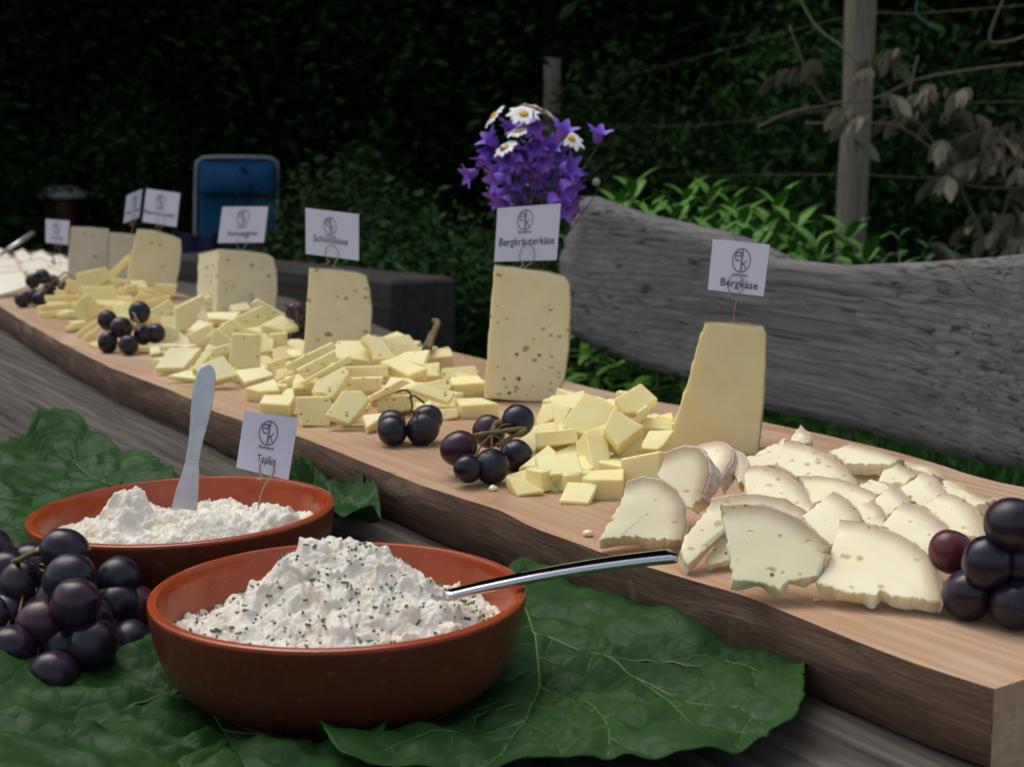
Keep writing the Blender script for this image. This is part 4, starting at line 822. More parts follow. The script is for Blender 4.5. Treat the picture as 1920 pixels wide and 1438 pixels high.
L = p1 - p0; t_ = L.normalized(); up = Vector((0, -.16, .99)); sd_ = t_.cross(up).normalized(); up = sd_.cross(t_)
V, F = [], []; ns, nc = 40, 14
for i in range(ns + 1):
    s = i / ns; wd = .0040 + .0022 * s; th = .0022 + .0008 * s
    if s > .985: wd *= .96
    for k in range(nc):
        a = 2 * math.pi * k / nc; cx_ = math.copysign(abs(math.cos(a)) ** .6, math.cos(a)); sy_ = math.copysign(abs(math.sin(a)) ** .8, math.sin(a))
        V.append(L * s + sd_ * cx_ * wd + up * (sy_ * th - .010 * (s - .3) * (s - 1) * 1.0 - .004 * s))
for i in range(ns):
    for k in range(nc): a, b = i * nc + k, i * nc + (k + 1) % nc; F.append((a, b, b + nc, a + nc))
F.append(tuple(range(nc))[::-1]); F.append(tuple(range(ns * nc, (ns + 1) * nc)))
link('handle', fixnormals(pymesh('handle', V, F)), M['steel'], sn, smooth=True)
V, F = [], []
for i in range(13):
    for k in range(17):
        u = i / 12; v_ = -1 + 2 * k / 16; wd = .018 * math.sqrt(max(0, 1 - (2 * u - 1) ** 2)) + .0005
        V.append(-t_ * (.044 * u) + sd_ * wd * v_ + up * (-.009 * (1 - v_ * v_) * (1 - (2 * u - 1) ** 2) - .004 - .026 * u))
for i in range(12):
    for k in range(16): a = i * 17 + k; F.append((a, a + 17, a + 18, a + 1))
link('spoon_bowl', pymesh('spoon_bowl', V, F), M['steel'], sn, smooth=True)
tag(sn, 'polished steel spoon sticking out of the herb curd bowl', 'spoon')

# ------------------------------------------------------------------ big leaves under the bowls
def big_leaf(label, outline, centre, veins, zf, seed, nr=70, na=260, quilt=.0035, ruffle=.008, flat=(), midpath=None, vein_r=.0008):
    """outline: closed world polygon (x,y); centre: where the veins meet; veins: list of polylines (px) drawn as ribs"""
    c = Vector((*centre, 0)); O = [Vector((*p, 0)) for p in outline]
    cl = spline(O + [O[0]], 14)[:-1]; K = len(cl)
    ang = sorted([(math.atan2((p - c).y, (p - c).x), (p - c).length) for p in cl]); aa = np.array([q[0] for q in ang]); rr = np.array([q[1] for q in ang])
    aa3 = np.concatenate([aa - 2 * math.pi, aa, aa + 2 * math.pi]); rr3 = np.concatenate([rr] * 3)
    VP = [[atz(x, y, zf) for x, y in v] for v in veins]; segs = []; mains = len(VP); br_ = random.Random(int(seed))
    for v in list(VP):
        acc, sd0 = 0.0, 1
        for a, b in zip(v, v[1:]):
            L_ = (b - a).length; d = (b - a).normalized(); t0 = .018 - acc
            while t0 < L_:
                p = a + d * t0; sd0 = -sd0; q = Vector((d.x * .55 - d.y * sd0, d.y * .55 + d.x * sd0, 0)).normalized(); ln = br_.uniform(.016, .034); cu_ = d * ln * .35
                VP.append([p, p + q * ln * .5 + cu_ * .15, p + q * ln + cu_ * .6]); t0 += br_.uniform(.014, .022)
            acc = L_ - (t0 - .018)
    for v in VP:
        v = [Vector((q.x, q.y, 0)) for q in v]; segs += list(zip(v, v[1:]))
    def dv(p):
        best = 9
        for a, b in segs:
            ab = b - a; t = max(0, min(1, (p - a).dot(ab) / max(ab.length_squared, 1e-9))); best = min(best, (p - a - ab * t).length)
        return best
    def hz(p, s):
        d = dv(p) if segs else .03
        z = zf + quilt * 2.2 * (1 - math.exp(-d / .012)) * 1.0 + quilt * 1.5 * fb(p, s=16, seed=seed) + quilt * .5 * fb(p, s=45, seed=seed + 2)
        q = max(0, s - .55) / .45
        z += ruffle * q * (.5 + .9 * fb(p, s=11, seed=seed + 5)) + ruffle * .55 * (1 - min(1, 2.2 * abs(fb(p, s=8, seed=seed + 8)))) * min(1, s * 2)
        for (fx, fy, fr) in flat:
            dd = math.hypot(p.x - fx, p.y - fy)
            if dd < fr + .035:
                k = max(0, min(1, (dd - fr) / .035)); z = min(z, .0035 + (z - .0035) * k * k * (3 - 2 * k)) if z > .0035 else z
        return max(z, .0012)
    V, F = [], []
    for i in range(nr + 1):
        s = i / nr
        for j in range(na):
            a = -math.pi + 2 * math.pi * j / na; r = float(np.interp(a, aa3, rr3)) * (1 + .012 * fb((math.cos(a) * 3, math.sin(a) * 3, seed), s=4)); p = c + Vector((math.cos(a), math.sin(a), 0)) * r * s
            V.append((p.x, p.y, hz(p, s)))
    for i in range(nr):
        for j in range(na):
            jn = (j + 1) % na; F.append((i * na + j, (i + 1) * na + j, (i + 1) * na + jn, i * na + jn))
    root = empty('large_leaf', c)
    arr = np.array(V) - np.array([c.x, c.y, 0]); me = npmesh('blade', arr, F); o = link('blade', me, M['bigleaf'], root, smooth=True)
    sol = o.modifiers.new('s', 'SOLIDIFY'); sol.thickness = .0006; sol.offset = -1
    for vi, v in enumerate(VP):
        pl = spline([(q.x, q.y, 0) for q in v], 10 if vi < mains else 5); pts = []
        for q in pl:
            a = math.atan2((q - c).y, (q - c).x); r = float(np.interp(a, aa3, rr3)); s = min(1, (q - c).length / r); pts.append(Vector((q.x - c.x, q.y - c.y, hz(Vector((q.x, q.y, 0)), s) + .0002)))
        n_ = len(pts); tube('vein', pts, [vein_r * (1 if vi < mains else .5) * (1 - .6 * i / n_) for i in range(n_)], M['vein'], o, 6)
    tag(root, label, 'leaf', 'large green leaves spread under the bowls'); return root
def W(l, z=.004): return [tuple(atz(x, y, z)[:2]) for x, y in l]
fbx, fby = bf.location.x, bf.location.y; bbx, bby = bb.location.x, bb.location.y
# right front leaf with a clear rib
big_leaf('large green leaf with pale ribs spread in the foreground right of the bowls', W([(940,1128),(985,1112),(1070,1128),(1180,1160),(1300,1195),(1420,1222),(1482,1228),(1502,1262),(1506,1330),(1500,1395),(1470,1415),(1440,1425),(1400,1450),(1250,1475),(1120,1470),(980,1490),(860,1500),(740,1500),(640,1490),(600,1420),(640,1330),(760,1250),(880,1170)]), W([(1040,1300)])[0],
    [[(975,1130),(1000,1190),(1008,1240),(1010,1290),(990,1345),(985,1370),(935,1425),(915,1460)], [(1000,1190),(1060,1212),(1140,1245),(1185,1278),(1260,1335),(1300,1390)], [(1140,1245),(1230,1240),(1340,1262),(1440,1290)], [(1009,1290),(1060,1315),(1110,1345),(1140,1400),(1140,1450)], [(1185,1280),(1250,1310),(1340,1345),(1430,1390)], [(985,1370),(900,1385),(800,1410),(720,1440)], [(1000,1320),(940,1330),(880,1345)]], .008, 11.0, flat=((fbx, fby, .066),), ruffle=.010)
big_leaf('crinkled green leaf in the left foreground under the herb curd bowl', W([(-60,1250),(60,1225),(150,1240),(260,1200),(340,1150),(480,1180),(640,1200),(720,1260),(740,1330),(730,1400),(700,1480),(660,1560),(560,1640),(300,1640),(60,1600),(-120,1520),(-160,1380)]), W([(420,1370)])[0],
    [[(330,1190),(380,1290),(420,1370),(470,1470)], [(380,1290),(240,1330),(110,1400)], [(420,1370),(560,1370),(680,1400)], [(430,1390),(330,1440)], [(400,1330),(560,1310),(620,1300)]], .006, 23.0, quilt=.005, flat=((fbx, fby, .064),), ruffle=.014)
big_leaf('green leaf lying left of the plain curd bowl on the grey table', W([(-90,860),(0,862),(40,845),(70,812),(110,800),(150,806),(170,840),(210,870),(280,890),(330,930),(300,1010),(180,1060),(60,1075),(-90,1060)]), W([(110,940)])[0],
    [[(300,960),(200,915),(120,870),(90,820)], [(200,915),(100,930),(-40,960)], [(230,930),(130,985),(20,1020)]], .006, 31.0, flat=((bbx, bby, .066),), ruffle=.012)
big_leaf('dark leaf rising between the plain curd bowl and the board', W([(530,960),(560,925),(570,870),(590,842),(612,850),(628,872),(650,900),(690,960),(715,1000),(690,1020),(630,1010),(570,1000)], .012), W([(620,950)], .012)[0],
    [[(570,985),(610,940),(640,900)], [(610,940),(670,980)]], .007, 41.0, flat=((bbx, bby, .070),), ruffle=.03, quilt=.004)

# crumbs on the board
for px, py, s, lab in ((924, 915, .0032, 'small cheese crumb on the board below the six-grape bunch'), (1102, 999, .0034, 'cheese crumb on the board left of the front slice'), (1530, 1124, .0016, 'tiny cheese crumb near the front edge below the big slices')):
    bm = bmesh.new(); bmesh.ops.create_icosphere(bm, subdivisions=3, radius=s)
    for v in bm.verts: v.co *= 1 + .45 * noise.noise(v.co * 420 + Vector((px, 0, 0))); v.co.z *= .65
    me = bpy.data.meshes.new('crumb'); bm.to_mesh(me); bm.free(); p = atz(px, py, BZ + s * .5); tag(link('cheese_crumb', me, M['soft'], loc=p, smooth=True), lab, 'crumb')
# serving fork handle at the far left
fp = empty('serving_fork', aty(14, 468, 2.95)); tube('handle', [Vector(), aty(62, 437, 3.05) - fp.location], [.004, .005], M['knife'], fp); tube('tines', [Vector(), aty(-20, 492, 2.9) - fp.location], [.004, .003], M['knife'], fp)
tag(fp, 'thin serving fork handle sticking out of the far pale slices', 'fork')

# ------------------------------------------------------------------ vase of flowers
VP0 = Vector((.018, 1.72, 0.0)); vase = link('dark_vase', fixnormals(pymesh('vase', *lathe_geo(smooth_prof([(0, .001), (.030, .001), (.036, .01), (.040, .05), (.034, .10), (.028, .135), (.032, .15), (.029, .15), (.025, .136), (.0, .12)]), 40))), M['vase'], loc=VP0, smooth=True)
tag(vase, 'small dark vase holding the purple flowers behind the herb wedge', 'vase')
def petal_bell():
    V, F = [], []; n = 30; prof_ = [(.0015, 0), (.0045, .002), (.0065, .007), (.0075, .013), (.0115, .019), (.0185, .0225)]
    for i, (r, z) in enumerate(prof_):
        for k in range(n):
            a = 2 * math.pi * k / n; lob = math.cos(5 * a); rr_, zz = r, z
            if i == 5: rr_ = r * (.62 + .46 * max(0, lob)) ; zz = z - .004 * (1 - max(-1, lob)) * .6 + .0
            if i == 4: rr_ = r * (.92 + .08 * lob); zz = z - .0012 * (1 - lob)
            V.append((rr_ * math.cos(a), rr_ * math.sin(a), zz))
    for i in range(5):
        for k in range(n): a, b = i * n + k, i * n + (k + 1) % n; F.append((a, b, b + n, a + n))
    return V, F
BELL = pymesh('bell', *petal_bell()); BELL.materials.append(M['bell']); BELL.polygons.foreach_set('use_smooth', [True] * len(BELL.polygons))
def daisy_me():
    V, F = [], []; npet = 15
    for k in range(npet):
        a = 2 * math.pi * k / npet + .05 * math.sin(k * 7); L_ = .0165 * (1 + .12 * math.sin(k * 3.3)); w_ = .0028; d = Vector((math.cos(a), math.sin(a), 0)); s = Vector((-d.y, d.x, 0)); b = len(V)
        for q, ww, z in ((.18, .5, 0), (.55, 1, .0012), (.88, .9, .0004), (1.0, .35, -.0008)):
            V += [d * L_ * q - s * w_ * ww + Vector((0, 0, z)), d * L_ * q + s * w_ * ww + Vector((0, 0, z))]
        for q in range(3): F.append((b + 2 * q, b + 2 * q + 1, b + 2 * q + 3, b + 2 * q + 2))
    return pymesh('petals', V, F)
DAISY = daisy_me(); DAISY.materials.append(M['dpetal'])
bm = bmesh.new(); bmesh.ops.create_uvsphere(bm, u_segments=14, v_segments=8, radius=.005)
for v in bm.verts: v.co.z *= .45
DISC = bpy.data.meshes.new('disc'); bm.to_mesh(DISC); bm.free(); DISC.materials.append(M['ddisc'])
def orient(o, d, roll=0.0):
    o.rotation_euler = (Vector(d).to_track_quat('Z', 'Y').to_matrix() @ Matrix.Rotation(roll, 3, 'Z')).to_euler()
def pz(l): return z_((780, 150), 4.167, l)
neck = VP0 + Vector((0, 0, .14))
DY = [((840,275),1.70,(.05,-.6,.8),'daisy facing forward at the top centre of the bouquet',1.15), ((615,285),1.71,(-.75,-.15,.65),'daisy seen edge-on at the upper left of the bouquet',1.05), ((1210,465),1.69,(.45,-.55,.7),'daisy at the right of the bouquet with yellow centre showing',1.05), ((930,225),1.74,(.3,.1,.95),'daisy behind the top centre one, petals pointing up',1.1), ((1030,270),1.75,(.5,0,.85),'small daisy against the far fence post',.9), ((800,410),1.69,(-.2,-.3,.9),'daisy half sunk among the bellflowers',.9), ((700,535),1.68,(-.5,-.4,.75),'pale daisy low on the left of the bouquet',.9)]
for (p, y, d, lab, s) in DY:
    q = pz([p])[0]; P = aty(*q, y); root = empty('daisy', P); d = Vector(d).normalized()
    o = link('petals', DAISY, None, root); orient(o, d, rnd.uniform(0, 1)); o.scale = (s,) * 3
    o2 = link('disc', DISC, None, root, d * .0015); orient(o2, d); o2.scale = (s,) * 3
    e = neck - P; tube('stem', spline([-d * .001, -d * .02 + e * .05, e * .55, e], 5), .0009, M['fstem'], root, 5)
    tag(root, 'white ' + lab, 'flower', 'flowers in the dark vase')
bells = [(735,365,.1,.6),(930,370,.1,-.7),(1150,395,.3,.9),(1430,415,.2,1.0),(575,460,-.6,.6),(600,550,-.3,-.6),(540,620,-.4,-1),(405,745,-1,-.35),(780,560,0,-.9),(840,540,.1,-.4),(930,520,.2,-.3),(1060,510,.1,.4),(1100,590,.4,-.2),(700,620,-.3,-.2),(690,700,-.4,-.4),(800,660,0,-.7),(610,780,-.8,-.3),(680,770,-.3,-.8),(640,910,-.8,-.6),(690,970,-.4,-.6),(865,860,-.1,-1),(940,760,.1,-.5),(1000,640,.1,-.4),(1090,700,.3,-.4),(1200,680,.8,.1),(1270,740,.7,-.6),(1120,780,.2,-.7),(1040,860,.1,-.9),(1180,850,.5,-.7),(1250,840,.7,-.5),(1200,960,.6,-.6),(1180,1010,.4,-.8),(960,880,.1,-.8),(760,760,-.2,-.5),(880,700,0,-.5),(1040,760,.1,-.5),(780,880,-.2,-.8),(830,960,0,-.8),(1080,960,.3,-.8)]
side = lambda x: 'left' if x < 700 else ('right' if x > 1060 else 'middle')
byrow = []
for i in range(0, len(bells)):
    x, y, dx, dz = bells[i]; q = pz([(x, y)])[0]; yy = 1.70 + rnd.uniform(-.045, .04); P = aty(*q, yy); d = Vector((dx, -.55 + rnd.uniform(-.2, .2), dz)).normalized()
    root = empty('bellflower', P); o = link('bell', BELL, None, root, -d * .014); orient(o, d, rnd.uniform(0, 6)); s = rnd.uniform(.78, 1.02); o.scale = (s,) * 3
    b0_ = -d * .014; e = neck - P + Vector((rnd.uniform(-.012, .012), rnd.uniform(-.01, .01), 0)); tube('stem', spline([b0_, b0_ - d * .008 + Vector((0, 0, -.001)), e * .5 + Vector((0, 0, .01)), e], 5), .0006, M['fstem'], root, 5)
    tag(root, None, 'flower', 'flowers in the dark vase'); byrow.append((root, x, y))
bells_own = {3: 'lone purple bellflower sticking out at the upper right of the bouquet', 7: 'lone purple bellflower hanging out at the left of the bouquet', 20: 'star shaped purple bellflower hanging just above the Bergkräuterkäse card'}
for i, l_ in bells_own.items(): byrow[i][0]['label'] = l_
row_labels(byrow, 'purple bellflower in the vase bouquet', ['lowest', 'lower', 'upper', 'highest'])
o = empty('seed_head', aty(1118, 342, 1.7)); bm = bmesh.new(); bmesh.ops.create_icosphere(bm, subdivisions=2, radius=.005); me = bpy.data.meshes.new('head'); bm.to_mesh(me); bm.free(); link('head', me, M['palelid'], o, smooth=True); tube('stem', spline([Vector(), aty(1113, 370, 1.7) - o.location, neck - o.location], 5), .0006, M['fstem'], o, 5); tag(o, 'small pale seed head right of the bouquet above the bench corner', 'flower')

# ------------------------------------------------------------------ bench with wavy backrest
bench = empty('wooden_bench', (.35, 2.1, GZ))
def bench_y(px): return 2.70 + (1.65 - 2.70) * ((px - 1070) / 850)
TOPL = [(1085,369),(1110,378),(1180,402),(1260,420),(1340,438),(1400,462),(1450,488),(1500,494),(1560,500),(1640,495),(1740,491),(1840,484),(1920,476),(2100,470),(2400,462)]
BOTL = [(1058,622),(1110,650),(1180,682),(1250,705),(1290,717),(1360,742),(1430,768),(1520,785),(1600,802),(1680,828),(1760,850),(1840,866),(1920,882),(2100,925),(2400,1000)]
def ip(L_, x): return float(np.interp(x, [p[0] for p in L_], [p[1] for p in L_]))
V, F = [], []; nx, nz = 120, 16; xs0 = 1060
pn = Vector((1.05, .48, 0)).normalized()
for sidep in (0, 1):
    for i in range(nx + 1):
        u = i / nx
        for j in range(nz + 1):
            v = j / nz; xt = 1085 + (2400 - 1085) * u; xb = 1058 + (2400 - 1058) * u
            x = xt + (xb - xt) * v
            if u == 0: x = [1085, 1072, 1060, 1052, 1050, 1052, 1058][min(6, int(v * 6.99))]
            y = ip(TOPL, xt) * (1 - v) + ip(BOTL, xb) * v; p = aty(x, y, bench_y(x))
            bul = .004 * fb(p, s=5) + .0015 * fb(Vector((p.x * 2, p.y * 2, p.z * 60)), s=1); edge = .004 * (1 - min(1, min(v, 1 - v) * 14)) ** 2
            V.append(p + pn * ((.045 if sidep else 0) + (edge - bul if not sidep else -edge)) - bench.location)
w_ = nz + 1; half = (nx + 1) * w_
for i in range(nx):
    for j in range(nz):
        a = i * w_ + j; F.append((a, a + 1, a + w_ + 1, a + w_)); F.append((half + a, half + a + w_, half + a + w_ + 1, half + a + 1))
for i in range(nx):
    for j in (0, nz): a = i * w_ + j; F.append((a, a + w_, half + a + w_, half + a))
for j in range(nz):
    for i in (0, nx): a = i * w_ + j; F.append((a, a + 1, half + a + 1, half + a))
bdir = Vector((.48, -1.05, 0)).normalized(); bang = math.atan2(bdir.y, bdir.x)
me = fixnormals(pymesh('backrest', V, F)); rm = Matrix.Rotation(-bang, 4, 'Z'); me.transform(rm)
o = link('backrest', me, M['bench'], bench, smooth=True); o.rotation_euler = (0, 0, bang)
for px, lab in ((1255, 0), (2150, 1)):
    p = aty(px, 700, bench_y(px)) + pn * .085; me = bevelled(pymesh('post', *box_geo(.10, .07, 1.0)), .006); me.transform(Matrix.Rotation(R(90), 4, 'Y')); q = link('post', me, M['beam'], bench, (p.x - bench.location.x, p.y - bench.location.y, .36)); q.rotation_euler = (0, 0, bang)
me = bevelled(pymesh('seat', *box_geo(2.0, .32, .06)), .01); q = link('seat', me, M['bench'], bench, Vector((.62, 1.55, GZ + .42)) + pn * .0 - bench.location); q.rotation_euler = (0, 0, bang)
for s in (-.8, .8):
    me = bevelled(pymesh('leg', *box_geo(.08, .26, .39)), .006); c_ = Vector((.62, 1.55, 0)) + bdir * s; q = link('leg', me, M['beam'], bench, (c_.x - bench.location.x, c_.y - bench.location.y, .195)); q.rotation_euler = (0, 0, bang)
tag(bench, 'weathered grey bench with wavy live-edge backrest plank behind the table', 'bench')
# dark squared timber behind the table
tb_ = empty('timber_beam', aty(660, 560, 3.05)); tb_.location.z = GZ
pa = aty(500, 505, 3.5); pb = aty(797, 523, 2.95); d_ = (pb - pa); d_.z = 0; Lb = d_.length + .5; me = bevelled(pymesh('beam', *box_geo(Lb, .16, .17)), .008); cpos = pb - d_.normalized() * Lb / 2 - Vector((0, 0, .085)); q = link('beam', me, M['beam'], tb_, cpos - tb_.location); q.rotation_euler = (0, 0, math.atan2(d_.y, d_.x))
for s in (.25, Lb - .3):
    pp = pb - d_.normalized() * s; hz_ = pb.z - .172 - GZ; me = bevelled(pymesh('post', *box_geo(.10, .10, hz_, (0, 0, hz_ / 2))), .005); link('post', me, M['beam'], tb_, (pp.x - tb_.location.x, pp.y - tb_.location.y, 0))
tag(tb_, 'dark squared timber beam with a knot behind the Schnittkäse wedge', 'timber', kind='thing')

# ------------------------------------------------------------------ far things: chair, wall, stand, posts
CH = empty('folding_chair', aty(440, 520, 8.0)); CH.location.z = GZ
def cz(px, py, y=8.0): return aty(px, py, y) - CH.location
fr_ = [cz(368, 560), cz(366, 450), cz(368, 320), cz(374, 302), cz(388, 296), cz(440, 295), cz(500, 296), cz(515, 302), cz(521, 320), cz(520, 450), cz(518, 560)]
tube('frame', spline(fr_, 4), .011, M['alu'], CH, 8)
V, F = [], []
for i in range(17):
    for j in range(25):
        u, v = i / 16, j / 24; x = 373 + 142 * u; y = 299 + 230 * v; dep = 7.99 + .05 * math.sin(u * math.pi); V.append(cz(x, y, dep))
for i in range(16):
    for j in range(24): a = i * 25 + j; F.append((a, a + 1, a + 26, a + 25))
o = link('back_fabric', pymesh('back_fabric', V, F), M['bluefab'], CH, smooth=True); sm = o.modifiers.new('s', 'SOLIDIFY'); sm.thickness = .006
V, F = [], []
for i in range(25):
    for j in range(13):
        u, v = i / 24, j / 12; bulge = (math.sin(math.pi * u) ** .5 if 0 < u < 1 else 0) * (math.sin(math.pi * v) ** .5 if 0 < v < 1 else 0)
        V.append(cz(372 + 146 * u, 302 + 62 * v + 4 * math.sin(u * 3.1), 7.93 - .07 * bulge))
for i in range(24):
    for j in range(12): a = i * 13 + j; F.append((a, a + 1, a + 14, a + 13))
o = link('headrest', pymesh('headrest', V, F), M['bluefab'], CH, smooth=True); sm = o.modifiers.new('s', 'SOLIDIFY'); sm.thickness = .01
me = bevelled(pymesh('seat', *box_geo(.46, .46, .03)), .01); link('seat', me, M['bluefab'], CH, (0, -.22, .42))
for sx in (-1, 1):
    tube('leg', [(sx * .24, .05, .0), (sx * .24, -.40, .44)], .011, M['alu'], CH); tube('leg', [(sx * .24, -.45, .0), (sx * .24, .02, .44)], .011, M['alu'], CH)
tag(CH, 'blue high-back folding chair with padded headrest and grey tube frame', 'chair')
# navy cloth draped over a low backrest in front of it
nv = empty('navy_cloth', aty(430, 500, 7.2)); nv.location.z = GZ
V, F = [], []
for i in range(31):
    for j in range(13):
        u, v = i / 30, j / 12; x = 325 + 200 * u; yt = 424 + 14 * math.sin(u * 2.6 + .5) + 6 * math.sin(u * 9) ; yb = 540; y = yt + (yb - yt) * v; V.append(aty(x, y, 7.2 + .05 * math.sin(u * 14 + v * 2) * v + .02 * math.sin(u * 31)) - nv.location)
for i in range(30):
    for j in range(12): a = i * 13 + j; F.append((a, a + 1, a + 14, a + 13))
o = link('cloth', pymesh('cloth', V, F), M['navy'], nv, smooth=True); sm = o.modifiers.new('s', 'SOLIDIFY'); sm.thickness = .012
for px in (345, 505):
    p = aty(px, 440, 7.24) - nv.location; tube('support', [(p.x, p.y, 0), (p.x, p.y, p.z - .02)], .012, M['alu'], nv)
tag(nv, 'dark navy cloth hanging in front of the blue folding chair', 'cloth')
# dim board wall
sh = empty('board_wall', aty(400, 430, 9.6)); sh.location.z = GZ
for i in range(14):
    p = aty(250 + i * 24, 400, 9.6); hgt_ = aty(250, 262, 9.6).z - GZ + rnd.uniform(-.03, .03); me = bevelled(pymesh('plank', *box_geo(hgt_, .082, .025)), .003); me.transform(Matrix.Rotation(R(-90), 4, 'Y')); q = link('plank', me, M['shed'], sh, (p.x - sh.location.x, rnd.uniform(0, .015), hgt_ / 2))
link('rail', pymesh('rail', *box_geo(1.2, .04, .08)), M['shed'], sh, (0, .04, .5))
tag(sh, 'dim brown board wall behind the blue folding chair', 'wall', kind='thing')
# dark red stand with pale round lid
rs = empty('garden_stand', aty(118, 400, 8.6)); rs.location.z = GZ
lp = aty(118, 362, 8.6); zt = lp.z - GZ
link('lid', fixnormals(pymesh('lid', *lathe_geo(smooth_prof([(0, zt + .045), (.06, zt + .04), (.11, zt + .02), (.14, zt), (.14, zt - .03), (.10, zt - .035), (0, zt - .035)]), 32))), M['palelid'], rs, smooth=True)
link('body', fixnormals(pymesh('body', *lathe_geo(smooth_prof([(0, zt - .036), (.07, zt - .036), (.075, zt - .2), (.06, .2), (.12, .02), (.12, 0), (0, 0)]), 28))), M['red'], rs, smooth=True)
tag(rs, 'blurred dark red garden stand with pale round lid at the far left', 'stand')
def post(px, ptop, y, wpx, label, lean=0.0):
    p = aty(px, 719, y); top_ = aty(px, ptop, y).z; base = Vector((p.x, y, GZ)); r = wpx / FPX * y / 2; root = empty('fence_post', base)
    H = top_ - GZ; pts = [Vector((lean * k / 14 + .006 * noise.noise(Vector((k * .4, px, 0))), 0, H * k / 14)) for k in range(15)]
    V, F = tube_geo(pts, [r * (1 + .06 * noise.noise(Vector((k * .5, 3, px)))) for k in range(15)], 14); me = pymesh('pole', V, F); me.transform(Matrix.Rotation(R(90), 4, 'Y')); me = fixnormals(me); q = link('pole', me, M['post'], root, smooth=True); q.rotation_euler = (0, R(-90), 0)
    tag(root, label, 'fence post', 'wooden posts of the wire fence'); return root
post(1580, -260, 4.3, 57, 'tall grey wooden fence post overgrown by the vine on the right', .02)
post(1034, 110, 7.2, 33, 'short pale fence post behind the bouquet')
def wire(pts, label, r=.0011, mat='twig', name='fence_wire', cat='wire'):
    P = [aty(*p) for p in pts]; root = tube(name, spline(P, 8), r, M[mat]); tag(root, label, cat, 'fence wires' if name == 'fence_wire' else None); return root
wire([(1034, 178, 7.2), (1300, 110, 5.6), (1580, 34, 4.25), (1720, 26, 4.0), (1930, 10, 3.8)], 'upper thin fence wire crossing the tall post near the top edge')
wire([(1034, 236, 7.2), (1300, 235, 5.6), (1580, 205, 4.25), (1930, 190, 3.8)], 'middle thin fence wire behind the vine leaves')
wire([(1034, 330, 7.2), (1300, 330, 5.6), (1580, 328, 4.25), (1930, 345, 3.8)], 'lower thin fence wire crossing the tall post above the weeds')
wire([(1722, -10, 4.0), (1718, 24, 4.0), (1735, 42, 3.98), (1757, 52, 3.96)], 'short teal twine knotted on the upper fence wire', .0022, 'teal', 'twine', 'twine')

# ------------------------------------------------------------------ plants
def leaf_strip(base, d, L_, w_, droop, up=Vector((0, 0, 1)), n=6, fold=.25):
    """a lance leaf as a folded strip"""
    V, F = [], []; p = Vector(base); d = Vector(d).normalized()
    for i in range(n + 1):
        s = i / n; ww = w_ * (math.sin(math.pi * min(1, s * .93 + .07)) ** .8) if i < n else .0004
        sd2 = d.cross(up); sd2 = sd2.normalized() if sd2.length > 1e-4 else Vector((1, 0, 0)); nn = sd2.cross(d)
        V += [p - sd2 * ww + nn * ww * fold, p, p + sd2 * ww + nn * ww * fold]; p = p + d * L_ / n; d = (d + Vector((0, 0, -droop / n))).normalized()
    for i in range(n):
        b = 3 * i; F += [(b, b + 1, b + 4, b + 3), (b + 1, b + 2, b + 5, b + 4)]
    return V, F
def join_geo(L_):
    V, F = [], []
    for v, f in L_: b = len(V); V += v; F += [tuple(i + b for i in q) for q in f]
    return V, F
def weed(px, py, y, label, s=1.0, mat='weed', nl=44, group='leafy green weeds behind the bench', lw=.0125, ll=.125):
    top_ = aty(px, py, y); base = Vector((top_.x + rnd.uniform(-.03, .03), y, GZ)); H = top_.z - GZ - .03; root = empty('leafy_plant', base)
    ln = Vector((top_.x - base.x, 0, 0)); tube('stem', [(0, 0, 0), ln * .5 + Vector((0, 0, H * .5)), ln + Vector((0, 0, H))], [.005, .004, .002], M['weedstem'], root, 6)
    for i in range(nl):
        f = 1 - (i / nl) ** 1.1 * .55; a = i * 2.4 + rnd.uniform(-.3, .3); up_ = .95 - .75 * min(1, i / (nl * .6)) + rnd.uniform(-.1, .1); d = Vector((math.cos(a), math.sin(a), max(.05, up_ * 1.2)))
        l_ = ll * s * rnd.uniform(.75, 1.15) * (.6 + .4 * min(1, i / 8)); g = leaf_strip(ln * f + Vector((0, 0, H * f + .01 * (i < 6))), d, l_, lw * s * rnd.uniform(.8, 1.2), rnd.uniform(.5, 1.1))
        link('leaf', pymesh('leaf', *g), M[mat], root, smooth=True)
    tag(root, label, 'plant', group)
WD = [(1105,395,3.5),(1265,385,3.2),(1370,365,3.6),(1440,400,3.2),(1510,430,3.4),(1395,440,2.8),(1130,385,3.3),(1185,338,3.2),(1245,415,3.0),(1285,350,3.5),(1330,345,3.3),(1390,395,3.1),(1420,430,2.9),(1455,365,3.4),(1490,400,3.1),(1345,430,2.8),(1535,445,2.9),(1590,420,3.3),(1625,455,2.9),(1215,380,3.5),(1300,420,3.0),(1160,370,3.6)]
for i, (x, y, d) in enumerate(sorted(WD)):
    weed(x, y, d, f'bright green lance-leaved weed behind the bench, {ORD[i]} from the left', 1.05)
for i, (x, y, d, s) in enumerate([(1690,425,3.2,.8),(1740,440,3.4,.8),(1790,455,3.1,.75),(1850,470,3.2,.75),(1660,470,3.0,.7)]):
    weed(x, y, d, f'darker small-leaved plant under the vine, number {ORD[i]} of its row'.replace('number ', ''), s, 'darkplant', 24, 'darker plants under the vine', .013, .08)
